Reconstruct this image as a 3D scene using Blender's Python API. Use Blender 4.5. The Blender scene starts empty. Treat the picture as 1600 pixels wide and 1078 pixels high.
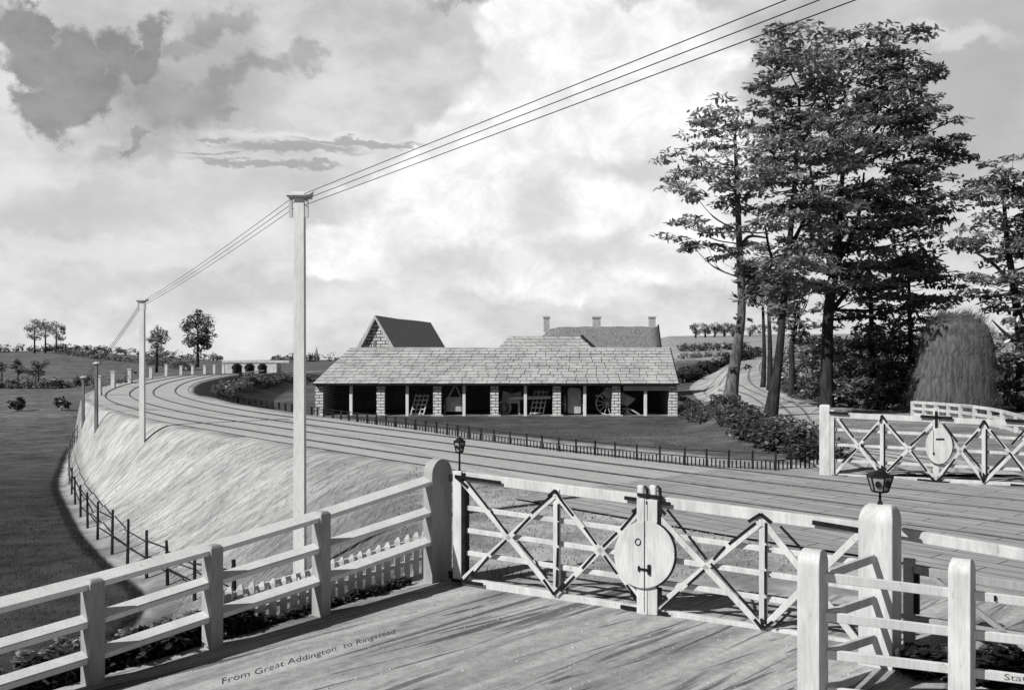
import bpy, math, random
import numpy as np
from mathutils import Vector, Matrix
random.seed(7)
RNG = np.random.default_rng(11)
SC = bpy.context.scene
COL = SC.collection
F, CX, CY, EYE = 1537.0, 800.0, 539.0, 3.1

# ------------------------------------------------------------------ object helpers
def link(o):
    COL.objects.link(o); return o
def tag(o, label=None, cat=None, group=None, kind=None):
    if label: o['label'] = label
    if cat: o['category'] = cat
    if group: o['group'] = group
    if kind: o['kind'] = kind
    return o
def thing(name, loc, label, cat, group=None):
    o = link(bpy.data.objects.new(name, None))
    o.location = loc; o.empty_display_size = 0.2
    return tag(o, label, cat, group)
def origin_of(o):
    p = Vector((0, 0, 0))
    while o is not None:
        p += Vector(o.location); o = o.parent
    return p
class MB:
    """collects simple solids, then links them as ONE mesh object"""
    def __init__(s): s.v = []; s.f = []
    def add(s, vs, fs):
        n = len(s.v); s.v += [tuple(p) for p in vs]; s.f += [tuple(i + n for i in f) for f in fs]; return s
    def box(s, x0, x1, y0, y1, z0, z1):
        vs = [(x0,y0,z0),(x1,y0,z0),(x1,y1,z0),(x0,y1,z0),(x0,y0,z1),(x1,y0,z1),(x1,y1,z1),(x0,y1,z1)]
        return s.add(vs, [(0,3,2,1),(4,5,6,7),(0,1,5,4),(1,2,6,5),(2,3,7,6),(3,0,4,7)])
    def bar(s, p, q, w, t, n=None, w2=None):
        p, q = Vector(p), Vector(q); d = (q - p).normalized()
        n = Vector(n) if n is not None else Vector((0, 0, 1))
        a = n - d * n.dot(d)
        if a.length < 1e-4: a = Vector((1, 0, 0)) - d * d.x
        a.normalize(); b = d.cross(a)
        vs = []
        for c, ww in ((p, w), (q, w2 or w)):
            for i, j in ((-1,-1),(1,-1),(1,1),(-1,1)):
                vs.append(c + b * (i * ww / 2) + a * (j * t / 2))
        return s.add(vs, [(0,3,2,1),(4,5,6,7),(0,1,5,4),(1,2,6,5),(2,3,7,6),(3,0,4,7)])
    def arris(s, p, q, r):
        """rail of diamond section"""
        p, q = Vector(p), Vector(q); d = (q - p).normalized()
        up = Vector((0,0,1)); up = (up - d * up.dot(d)).normalized(); sd = d.cross(up)
        vs = []
        for c in (p, q):
            vs += [c - sd * r * .8 + up * r * .95, c + sd * r * .9 + up * r * .05, c + sd * r * .75 - up * r * .75, c - sd * r * .8 - up * r * .75]
        return s.add(vs, [(0,1,2,3),(7,6,5,4),(0,4,5,1),(1,5,6,2),(2,6,7,3),(3,7,4,0)])
    def tube(s, pts, rad, n=8, cap=True):
        pts = [Vector(p) for p in pts]
        if not hasattr(rad, '__len__'): rad = [rad] * len(pts)
        vs, fs = [], []; a = None
        for i, p in enumerate(pts):
            d = (pts[min(i+1, len(pts)-1)] - pts[max(i-1, 0)]).normalized()
            if a is None:
                a = Vector((1,0,0)) if abs(d.x) < .8 else Vector((0,1,0))
            a = (a - d * a.dot(d)).normalized(); b = d.cross(a)
            for k in range(n):
                th = 2 * math.pi * k / n
                vs.append(p + (a * math.cos(th) + b * math.sin(th)) * rad[i])
        for i in range(len(pts) - 1):
            for k in range(n):
                k2 = (k + 1) % n
                fs.append((i*n+k, i*n+k2, (i+1)*n+k2, (i+1)*n+k))
        if cap:
            fs.append(tuple(range(n-1, -1, -1))); m = (len(pts)-1)*n
            fs.append(tuple(m + k for k in range(n)))
        return s.add(vs, fs)
    def prism(s, poly, off):
        """planar polygon extruded by a vector"""
        n = len(poly); off = Vector(off)
        vs = [Vector(p) for p in poly] + [Vector(p) + off for p in poly]
        fs = [tuple(range(n-1, -1, -1)), tuple(range(n, 2*n))]
        for i in range(n):
            j = (i + 1) % n; fs.append((i, j, n + j, n + i))
        return s.add(vs, fs)
    def build(s, name, mat, parent=None, origin=None, smooth=False, bevel=0):
        o0 = origin_of(parent) if parent is not None else Vector(origin or (0,0,0))
        me = bpy.data.meshes.new(name)
        me.from_pydata([tuple(Vector(p) - o0) for p in s.v], [], s.f)
        me.materials.append(mat)
        if smooth:
            for p in me.polygons: p.use_smooth = True
        o = link(bpy.data.objects.new(name, me))
        if parent is not None: o.parent = parent
        else: o.location = o0
        import bmesh
        bm = bmesh.new(); bm.from_mesh(me); bmesh.ops.recalc_face_normals(bm, faces=bm.faces); bm.to_mesh(me); bm.free()
        if bevel:
            m = o.modifiers.new('bevel', 'BEVEL'); m.width = bevel; m.segments = 2; m.limit_method = 'ANGLE'
        return o

# ------------------------------------------------------------------ materials (the picture is black and white)
def mat_new(name):
    m = bpy.data.materials.new(name); m.use_nodes = True
    nt = m.node_tree; b = nt.nodes['Principled BSDF']
    b.inputs['Specular IOR Level'].default_value = .15
    return m, nt, b
def N(nt, t, **kw):
    n = nt.nodes.new(t)
    for k, v in kw.items(): setattr(n, k, v)
    return n
def math_(nt, op, a, b=None, clamp=False):
    n = N(nt, 'ShaderNodeMath', operation=op, use_clamp=clamp)
    for i, x in enumerate((a, b)):
        if x is None: continue
        if hasattr(x, 'is_linked') or hasattr(x, 'links'): nt.links.new(x, n.inputs[i])
        else: n.inputs[i].default_value = x
    return n.outputs[0]
def maprange(nt, x, a, b, c, d, smooth=True):
    n = N(nt, 'ShaderNodeMapRange'); n.interpolation_type = 'SMOOTHSTEP' if smooth else 'LINEAR'
    nt.links.new(x, n.inputs[0])
    for i, v in enumerate((a, b, c, d)): n.inputs[i+1].default_value = v
    return n.outputs[0]
def noise(nt, vec, scale, detail=5, rough=.6, dist=0):
    n = N(nt, 'ShaderNodeTexNoise'); n.inputs['Scale'].default_value = scale
    n.inputs['Detail'].default_value = detail; n.inputs['Roughness'].default_value = rough
    n.inputs['Distortion'].default_value = dist
    if vec is not None: nt.links.new(vec, n.inputs['Vector'])
    return n.outputs['Fac']
def geo_pos(nt): return N(nt, 'ShaderNodeNewGeometry').outputs['Position']
def mapping(nt, vec, loc=(0,0,0), rot=(0,0,0), sc=(1,1,1), typ='POINT'):
    n = N(nt, 'ShaderNodeMapping', vector_type=typ); nt.links.new(vec, n.inputs[0])
    n.inputs['Location'].default_value = loc; n.inputs['Rotation'].default_value = rot; n.inputs['Scale'].default_value = sc
    return n.outputs[0]
def stretch(nt, vec, ang, sx, sy, loc=(0,0,0)):
    """texture space whose first axis runs along a plan direction; sx, sy = repeats per metre along and across"""
    return mapping(nt, vec, loc, (0, 0, ang), (1/sx, 1/sy, 1), 'TEXTURE')
def grey_mat(name, lo, hi, scale=4, stretch=(1,1,1), rot=(0,0,0), rough=.8, bump=0, detail=5, c0=.35, c1=.65, wear=0):
    m, nt, b = mat_new(name)
    v = mapping(nt, geo_pos(nt), rot=rot, sc=stretch)
    f = noise(nt, v, scale, detail)
    g = maprange(nt, f, c0, c1, lo, hi)
    if wear:   # flaked paint and grime with shapes of their own
        w1 = noise(nt, mapping(nt, geo_pos(nt), sc=(1, 1, .35)), 16, 6, .7)
        w2 = noise(nt, mapping(nt, geo_pos(nt), sc=(1, 1, .12)), 45, 3, .6)
        g = math_(nt, 'MULTIPLY', g, math_(nt, 'MULTIPLY', maprange(nt, w1, .29, .36, 1 - wear, 1), maprange(nt, w2, .3, .6, 1 - wear * .3, 1)))
    nt.links.new(g, b.inputs['Base Color']); b.inputs['Roughness'].default_value = rough
    if bump:
        bp = N(nt, 'ShaderNodeBump'); bp.inputs['Strength'].default_value = bump; bp.inputs['Distance'].default_value = .03
        nt.links.new(f, bp.inputs['Height']); nt.links.new(bp.outputs[0], b.inputs['Normal'])
    return m
def brick_mat(name, lo, hi, mortar, w, h, ms, zk=1.0, dots=0):
    m, nt, b = mat_new(name)
    sp = N(nt, 'ShaderNodeSeparateXYZ'); nt.links.new(geo_pos(nt), sp.inputs[0])
    wob = noise(nt, geo_pos(nt), 1.3, 3)
    cb = N(nt, 'ShaderNodeCombineXYZ')
    nt.links.new(math_(nt, 'ADD', sp.outputs[0], sp.outputs[1]), cb.inputs[0])
    nt.links.new(math_(nt, 'ADD', math_(nt, 'MULTIPLY', sp.outputs[2], zk), math_(nt, 'MULTIPLY', wob, h*.5)), cb.inputs[1])
    t = N(nt, 'ShaderNodeTexBrick'); nt.links.new(cb.outputs[0], t.inputs['Vector'])
    t.inputs['Scale'].default_value = 1; t.inputs['Brick Width'].default_value = w; t.inputs['Row Height'].default_value = h
    t.inputs['Mortar Size'].default_value = ms; t.inputs['Mortar Smooth'].default_value = .3
    t.inputs['Color1'].default_value = (lo,)*3 + (1,); t.inputs['Color2'].default_value = (hi,)*3 + (1,)
    t.inputs['Mortar'].default_value = (mortar,)*3 + (1,)
    n2 = maprange(nt, noise(nt, geo_pos(nt), 6, 5), .3, .7, .75, 1.1)
    bw = N(nt, 'ShaderNodeRGBToBW'); nt.links.new(t.outputs['Color'], bw.inputs[0])
    nt.links.new(math_(nt, 'MULTIPLY', bw.outputs[0], n2), b.inputs['Base Color'])
    b.inputs['Roughness'].default_value = .9
    return m
def attr_mat(name, gain=1.0, rough=.8, var=.0):
    m, nt, b = mat_new(name)
    a = N(nt, 'ShaderNodeAttribute'); a.attribute_name = 'tone'
    nt.links.new(math_(nt, 'MULTIPLY', a.outputs['Fac'], gain), b.inputs['Base Color'])
    b.inputs['Roughness'].default_value = rough; b.inputs['Specular IOR Level'].default_value = .08
    return m

def leaf_mat():
    m, nt, b = mat_new('leaf')
    a = N(nt, 'ShaderNodeAttribute'); a.attribute_name = 'tone'
    nt.links.new(math_(nt, 'MULTIPLY', a.outputs['Fac'], 2.3), b.inputs['Base Color']); b.inputs['Roughness'].default_value = .6
    tr = N(nt, 'ShaderNodeBsdfTranslucent'); nt.links.new(math_(nt, 'MULTIPLY', a.outputs['Fac'], 2.3), tr.inputs['Color'])
    mx = N(nt, 'ShaderNodeMixShader'); mx.inputs[0].default_value = .45
    nt.links.new(b.outputs[0], mx.inputs[1]); nt.links.new(tr.outputs[0], mx.inputs[2])
    nt.links.new(mx.outputs[0], nt.nodes['Material Output'].inputs['Surface'])
    return m
M = dict(
    white = grey_mat('white_paint', .49, .62, 5, (1,1,.3), rough=.6, bump=.15, wear=.5),
    white_old = grey_mat('weathered_white_paint', .40, .58, 5, (1,1,.25), rough=.7, bump=.2),
    white_bright = grey_mat('lit_white_paint', .68, .78, 3, (1,1,.3), rough=.6, bump=.15, wear=.45),  # light painted in: brighter copy of the white for sunlit timber
    post_face = grey_mat('shaded_white_paint', .31, .39, 3, (1,1,.3), rough=.7, bump=.25, wear=.5),  # shade painted in: darker copy of the white for shaded posts and bars
    grey_wood = grey_mat('grey_wood', .12, .2, 6, (1,1,.2), rough=.85, bump=.3),
    dark_wood = grey_mat('dark_tarred_wood', .012, .03, 6, (1,1,.3), rough=.8, bump=.2),
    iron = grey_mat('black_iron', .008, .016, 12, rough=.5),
    rail = grey_mat('dark_rail_steel', .035, .07, 3, rough=.45),
    stone = brick_mat('pale_coursed_stone', .62, .75, .16, .55, .2, .035),
    stone_far = brick_mat('pale_barn_stone', .55, .7, .1, .7, .27, .05),
    slab = brick_mat('stone_slab_roofing', .36, .46, .035, 1.15, .24, .022, 1.0),
    thatch = grey_mat('dark_thatch', .38, .58, 5, (3,1,.5), rough=.95, bump=.5),
    thatch_pale = grey_mat('pale_thatch', .13, .24, 4, (3,1,.5), rough=.95, bump=.5),
    plaster = grey_mat('pale_plaster', .4, .5, 2, rough=.9),
    cream = grey_mat('chimney_stone', .36, .44, 3, rough=.9),
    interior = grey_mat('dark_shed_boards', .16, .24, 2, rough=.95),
    cart = grey_mat('faded_cart_wood', .36, .5, 5, (1,1,.4), rough=.9),
    cart_light = grey_mat('bare_timber', .45, .6, 5, rough=.9),
    hay = grey_mat('old_hay', .06, .13, 9, (1,1,.12), rot=(0,.3,0), rough=1, bump=.6),
    bark = grey_mat('dark_bark', .018, .045, 7, (1,1,.25), rough=.95, bump=.8),
    bark_pale = grey_mat('pale_bark', .06, .16, 7, (1,1,.25), rough=.95, bump=.8),
    leaf = leaf_mat(),
    blade = attr_mat('grass_blade', 1.0),
    glass = grey_mat('lamp_glass', .2, .34, 9, rough=.15),
    lens = grey_mat('dark_lamp_lens', .012, .02, 9, rough=.1),
    ink = grey_mat('dark_lettering', .03, .10, 30, rough=.9),
    bridge = grey_mat('pale_bridge_stone', .46, .58, 1.5, rough=.9),
    spire = grey_mat('far_stone', .2, .24, .5, rough=.9),
)

# ------------------------------------------------------------------ plan geometry
def ss(a, b, x):
    t = np.clip((x - a) / (b - a), 0, 1); return t * t * (3 - 2 * t)
def spline(pts, n=16):
    P = [np.array(p, float) for p in pts]; P = [2*P[0]-P[1]] + P + [2*P[-1]-P[-2]]; out = []
    for i in range(1, len(P) - 2):
        for k in range(n):
            t = k / n; a, b, c, d = P[i-1], P[i], P[i+1], P[i+2]
            out.append(.5*((2*b) + (c-a)*t + (2*a-5*b+4*c-d)*t*t + (3*b-a-3*c+d)*t**3))
    out.append(P[-2]); return np.array(out)
def sdist(poly, x, y):
    """signed distance (right of travel positive) and index of the nearest point of a polyline"""
    x = np.atleast_1d(np.asarray(x, float)); y = np.atleast_1d(np.asarray(y, float))
    best = np.full(x.shape, 1e18); sg = np.zeros(x.shape); par = np.zeros(x.shape)
    for i in range(len(poly) - 1):
        ax, ay = poly[i]; dx, dy = poly[i+1] - poly[i]; L2 = dx*dx + dy*dy
        t = np.clip(((x-ax)*dx + (y-ay)*dy) / L2, 0, 1)
        ex = x - ax - t*dx; ey = y - ay - t*dy; d2 = ex*ex + ey*ey
        m = d2 < best
        best[m] = d2[m]; sg[m] = np.sign(dy*ex - dx*ey)[m]; par[m] = (i + t)[m]
    return np.sqrt(best) * sg, par
TRACK = spline([(40,-14),(20,5.4),(14,11.6),(9,17.3),(6.4,19.9),(-1.17,28.5),(-7.6,36.2),(-15,46),(-22.6,60),(-28.2,78),(-31.4,96),(-33,112),(-34.3,130),(-35.5,165),(-36.5,240)], 10)
def offset(poly, s):
    d = np.gradient(poly, axis=0); d /= np.linalg.norm(d, axis=1)[:, None]
    return poly + np.stack([d[:,1], -d[:,0]], 1) * s
_tk = offset(TRACK, -3.3)
CREST = np.vstack([spline([(-16,-12),(-10,0),(-6.4,5.2),(-4.25,8.6),(-1.6,12.8),(-1.5,16),(-1.9,20),(-2.9,25.6)], 6), _tk[(_tk[:,1] > 28.5)]])
FOOT = np.vstack([spline([(-24,-14),(-15,-2),(-11,4),(-8.6,8.5),(-7.4,13),(-7.2,18),(-7.9,21.7),(-9.7,24.6),(-12.4,29),(-15.3,34.5),(-19.6,43),(-23.6,52),(-29.5,66),(-34.3,79)], 6),
                  np.array([(-38.3,98),(-41,130),(-43,165),(-44,240)])])
def H(x, y):
    x = np.asarray(x, float); y = np.asarray(y, float); shp = x.shape
    x = x.ravel(); y = y.ravel()
    R = np.hypot(x, y); az = np.arctan2(x, y)
    u = CX + F * np.tan(np.clip(az, -1.2, 1.2))
    u = np.where(y > 0, u, np.where(x > 0, 4000, -3000))
    ca = np.cos(np.clip(az, -1.0, 1.0))
    vs = np.interp(u, [-800,0,100,200,345,440,520,700,800,1000,1045,1200,1350,1700,2600],
                      [550,549,547,554,563,562,562,560,555,535,525,522,521,517,515])
    zr = EYE - (vs - CY) * 400 * ca / F
    z1 = np.interp(u, [-800,0,200,345,480,800,1000,1060,1200,1700,2600], [-4,-4,-3.4,-1.5,-1.3,-1.67,-1,1.0,1.5,2.0,2.2])
    far = np.where(R < 400, z1 + (zr - z1) * np.clip((R - 165) / 235, 0, 1), zr - (R - 400) * .045)
    # near and middle ground
    sC, _ = sdist(CREST, x, y); sF, _ = sdist(FOOT, x, y)
    zf = -2.5 - 1.5 * ss(25, 75, R)
    dC = np.maximum(-sC, 0); dF = np.maximum(sF, 0)
    t = dC / (dC + dF + 1e-6); t = np.where(sF <= 0, 1.0, t)
    bank = zf * (.25 * t + .75 * ss(0, 1, t))
    s, _ = sdist(TRACK, x, y)
    x0 = 12.2 + (y - 66) * .22
    lawn = -1.67 * ss(27, 61, y) * (1 - ss(x0, x0 + 3.5, x)) * ss(3.0, 9, s)
    hump = .25 * ss(3.5, 8, s) * (1 - ss(14, 26, np.abs(s))) * 0
    z = np.where(sC < 0, bank, lawn + hump)
    lane = ss(60, 165, R) * ss(10, 22, x) * 1.2
    z = z + np.where(sC < 0, 0, lane)
    w = ss(100, 165, R)
    return (z * (1 - w) + far * w).reshape(shp)
def hz(x, y): return float(H(np.array([x]), np.array([y]))[0])
def P(u, v, d): return Vector(((u - CX) / F * d, d, EYE - (v - CY) / F * d))
def ground(u, v, dz=0.0):
    """where the sight line of a picture point meets the terrain"""
    d = np.concatenate([np.linspace(5, 60, 551), np.linspace(60.2, 460, 1000)])
    x = (u - CX) / F * d; z = EYE - (v - CY) / F * d
    g = z - H(x, d)
    i = int(np.argmax(g <= 0)) if (g <= 0).any() else len(d) - 1
    if i > 0 and g[i] <= 0:
        t = g[i-1] / (g[i-1] - g[i]); dd = d[i-1] + t * (d[i] - d[i-1])
    else: dd = d[i]
    X = (u - CX) / F * dd
    return Vector((X, dd, hz(X, dd) + dz))
class Plane:
    """vertical plane through two plan points; pt() = where a picture point's sight line meets it"""
    def __init__(s, A, B, off=0.0):
        s.a = Vector((A[0], A[1])); s.d = (Vector((B[0], B[1])) - s.a).normalized()
        s.n = Vector((s.d.y, -s.d.x)); s.a = s.a + s.n * off
        s.n3 = Vector((s.n.x, s.n.y, 0)); s.d3 = Vector((s.d.x, s.d.y, 0))
    def pt(s, u, v, off=0.0):
        k = (u - CX) / F; a = s.a + s.n * off
        dd = a.dot(s.n) / (k * s.n.x + s.n.y)
        return Vector((k * dd, dd, EYE - (v - CY) / F * dd))

# ------------------------------------------------------------------ camera, light, sky
cam = bpy.data.cameras.new('camera'); co = link(bpy.data.objects.new('camera', cam))
co.location = (0, 0, EYE); co.rotation_euler = (math.radians(90), 0, 0)
cam.sensor_width = 36; cam.lens = F / 1600 * 36; cam.clip_end = 6000; cam.clip_start = .05
SC.camera = co
SUN_EL, SV = math.radians(40), Vector((-.80, -.60, 0)).normalized()
sdir = Vector((SV.x * math.cos(SUN_EL), SV.y * math.cos(SUN_EL), math.sin(SUN_EL)))
sl = bpy.data.lights.new('sun', 'SUN'); sl.energy = 4.6; sl.angle = math.radians(.5); sl.color = (1, .995, .985)
so = link(bpy.data.objects.new('sun', sl)); so.rotation_euler = (-sdir).to_track_quat('-Z', 'Y').to_euler(); so.location = (-20, -15, 30)
VS = SC.view_settings; VS.view_transform = 'Standard'; VS.look = 'None'; VS.exposure = .14; VS.gamma = 1; VS.use_curve_mapping = False

def build_sky():
    w = bpy.data.worlds.new('World'); SC.world = w; w.use_nodes = True
    nt = w.node_tree; bg = nt.nodes['Background']
    sky = N(nt, 'ShaderNodeTexSky'); sky.sky_type = 'NISHITA'; sky.sun_disc = False
    sky.sun_elevation = SUN_EL; sky.sun_rotation = math.atan2(SV.x, SV.y)
    bw = N(nt, 'ShaderNodeRGBToBW'); nt.links.new(sky.outputs[0], bw.inputs[0])
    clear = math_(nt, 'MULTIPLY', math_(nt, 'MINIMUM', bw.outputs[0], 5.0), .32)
    tc = N(nt, 'ShaderNodeTexCoord').outputs['Generated']
    sp = N(nt, 'ShaderNodeSeparateXYZ'); nt.links.new(tc, sp.inputs[0])
    az = math_(nt, 'ARCTAN2', sp.outputs[0], sp.outputs[1])
    el = math_(nt, 'ARCSINE', sp.outputs[2])
    cb = N(nt, 'ShaderNodeCombineXYZ'); nt.links.new(az, cb.inputs[0]); nt.links.new(el, cb.inputs[1])
    base = cb.outputs[0]
    def warp(sc, amp, det, ry=1.0):
        n = N(nt, 'ShaderNodeTexNoise'); n.inputs['Scale'].default_value = sc; n.inputs['Detail'].default_value = det
        n.inputs['Roughness'].default_value = .62
        nt.links.new(mapping(nt, base, sc=(1, ry, 1)), n.inputs['Vector'])
        s1 = N(nt, 'ShaderNodeVectorMath', operation='SUBTRACT'); nt.links.new(n.outputs['Color'], s1.inputs[0]); s1.inputs[1].default_value = (.5,.5,.5)
        s2 = N(nt, 'ShaderNodeVectorMath', operation='MULTIPLY'); nt.links.new(s1.outputs[0], s2.inputs[0]); s2.inputs[1].default_value = (amp, amp, 0)
        s3 = N(nt, 'ShaderNodeVectorMath', operation='ADD'); nt.links.new(s2.outputs[0], s3.inputs[0]); nt.links.new(base, s3.inputs[1])
        return s3.outputs[0]
    wp = warp(11, .10, 8); wd = warp(13, .13, 10); wf = warp(26, .03, 5, 2.5)
    def blobs(lst, vec, inner, outer):
        out = None
        for (u, v, ru, rv, ang) in lst:
            h = math.hypot(F, u - CX)
            a, e = math.atan2(u - CX, F), math.atan2(CY - v, h)
            mv = mapping(nt, vec, (a, e, 0), (0, 0, -math.radians(ang)), (ru / h, rv / h, 1), 'TEXTURE')
            ln = N(nt, 'ShaderNodeVectorMath', operation='LENGTH'); nt.links.new(mv, ln.inputs[0])
            k = maprange(nt, ln.outputs['Value'], inner, outer, 1, 0)
            out = k if out is None else math_(nt, 'MAXIMUM', out, k)
        return out
    def over(col, mask, val, amt=1.0):
        # col*(1-mask*amt) + val*mask*amt
        m_ = math_(nt, 'MULTIPLY', mask, amt)
        inv = math_(nt, 'SUBTRACT', 1.0, m_)
        x = math_(nt, 'MULTIPLY', col, inv)
        y = math_(nt, 'MULTIPLY', m_, val)
        return math_(nt, 'ADD', x, y)
    K = 10.0   # the background strength is 0.1
    # pale overcast layer, brighter toward the horizon
    veil = maprange(nt, el, -.02, .36, .70 * K, .58 * K)
    n1 = maprange(nt, noise(nt, mapping(nt, base, sc=(1, 1.6, 1)), 9, 7, .62), .3, .7, .80, 1.14)
    veil = math_(nt, 'MULTIPLY', veil, n1)
    # the great bright cumulus
    cum = blobs([(870,60,130,110,0),(760,260,190,110,-25),(930,210,230,180,0),(620,330,110,70,-20),(1000,80,170,90,0),(870,380,330,90,0),(560,400,120,45,0),(1060,260,120,150,0)], wp, .8, 1.05)
    n2 = maprange(nt, noise(nt, mapping(nt, base, sc=(1, 1.2, 1)), 17, 7, .65, .4), .32, .68, .74 * K, 1.0 * K)
    c = over(veil, cum, n2, .9)
    # soft grey undersides in it
    c = over(c, blobs([(840,320,60,70,20),(700,420,150,35,0),(930,400,150,35,5),(980,260,120,25,0),(520,340,90,30,-20)], wp, .1, 1.25), .53 * K, .65)
    # greyer top right, and a low bright band
    c = over(c, blobs([(1520,120,220,170,0),(1240,30,180,40,0)], wp, .2, 1.3), .40 * K, .75)
    c = over(c, blobs([(110,385,190,24,5),(60,275,70,22,0),(300,400,110,18,-5),(1490,60,90,18,15)], wp, .4, 1.2), .72 * K, .6)
    c = over(c, blobs([(250,440,260,30,0),(120,330,200,40,0),(400,290,180,40,-10)], wp, .1, 1.3), .52 * K, .6)
    # dark ragged clouds at upper left
    c = over(c, blobs([(230,140,110,65,-35),(330,130,120,75,-20),(270,190,100,40,-15),(210,235,90,22,-25)], wp, .3, 1.25), .40 * K, .75)
    nd = maprange(nt, noise(nt, mapping(nt, base, sc=(1, 1.5, 1)), 20, 6, .6), .3, .7, .85, 1.25)
    dk1 = math_(nt, 'MULTIPLY', nd, .27 * K); dk2 = math_(nt, 'MULTIPLY', nd, .22 * K)
    c = over(c, blobs([(345,125,75,26,-15),(405,98,50,22,10),(470,92,36,22,-8),(318,160,60,30,-25),(345,26,52,26,-10),(300,48,30,26,-30),(255,135,70,50,-20),(345,180,30,14,0),(715,-4,70,16,0),(205,205,40,10,-15)], wd, .45, 1.2), dk1, .68)
    c = over(c, blobs([(30,62,52,50,0),(60,110,75,32,5),(112,78,40,48,15),(132,128,62,34,-20),(68,172,38,42,25),(100,150,40,30,-30),(182,70,38,42,-10),(244,48,28,46,10),(225,88,40,22,0),(60,28,30,20,0)], wd, .75, 1.25), dk2, .85)
    # thin bars of cloud
    c = over(c, blobs([(480,216,175,9,1)], wf, .3, 1.2), .74 * K, .7)
    c = over(c, blobs([(460,233,120,9,0),(335,219,30,4,0),(560,226,110,5,2),(400,256,110,5,2),(480,258,60,6,0),(330,238,60,3,0)], wf, .6, 1.15), .33 * K, .75)
    # the cloud sheet thins out overhead and behind
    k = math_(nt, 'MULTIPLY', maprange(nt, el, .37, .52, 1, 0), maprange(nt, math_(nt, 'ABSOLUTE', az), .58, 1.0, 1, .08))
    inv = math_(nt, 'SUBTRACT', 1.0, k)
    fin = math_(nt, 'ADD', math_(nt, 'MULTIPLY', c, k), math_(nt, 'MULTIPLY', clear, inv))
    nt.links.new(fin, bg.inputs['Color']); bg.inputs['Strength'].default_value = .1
build_sky()

# ------------------------------------------------------------------ ground
def ground_mat():
    m, nt, b = mat_new('ground')
    a = N(nt, 'ShaderNodeAttribute'); a.attribute_name = 'tone'
    k = N(nt, 'ShaderNodeAttribute'); k.attribute_name = 'streak'
    pos = geo_pos(nt)
    st = noise(nt, stretch(nt, pos, math.radians(38), .35, 2.2), 1.6, 6, .62)
    st2 = noise(nt, stretch(nt, pos, math.radians(30), .5, 4.0), 2.2, 4, .6)
    g = noise(nt, pos, 1.1, 8, .7); big = noise(nt, pos, .16, 4, .6)
    sv = math_(nt, 'MULTIPLY', maprange(nt, st, .34, .62, .70, 1.12), maprange(nt, st2, .3, .6, .80, 1.08))
    gv = math_(nt, 'MULTIPLY', maprange(nt, g, .3, .7, .72, 1.28), maprange(nt, big, .35, .65, .8, 1.2))
    inv = math_(nt, 'SUBTRACT', 1.0, k.outputs['Fac'])
    f = math_(nt, 'ADD', math_(nt, 'MULTIPLY', sv, k.outputs['Fac']), math_(nt, 'MULTIPLY', gv, inv))
    patch = maprange(nt, noise(nt, pos, .55, 6, .65), .36, .6, .78, 1.06)
    nt.links.new(math_(nt, 'MULTIPLY', math_(nt, 'MULTIPLY', a.outputs['Fac'], patch), f), b.inputs['Base Color'])
    b.inputs['Roughness'].default_value = .95; b.inputs['Specular IOR Level'].default_value = .05
    bp = N(nt, 'ShaderNodeBump'); bp.inputs['Strength'].default_value = .25; bp.inputs['Distance'].default_value = .05
    nt.links.new(g, bp.inputs['Height']); nt.links.new(bp.outputs[0], b.inputs['Normal'])
    return m
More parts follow.
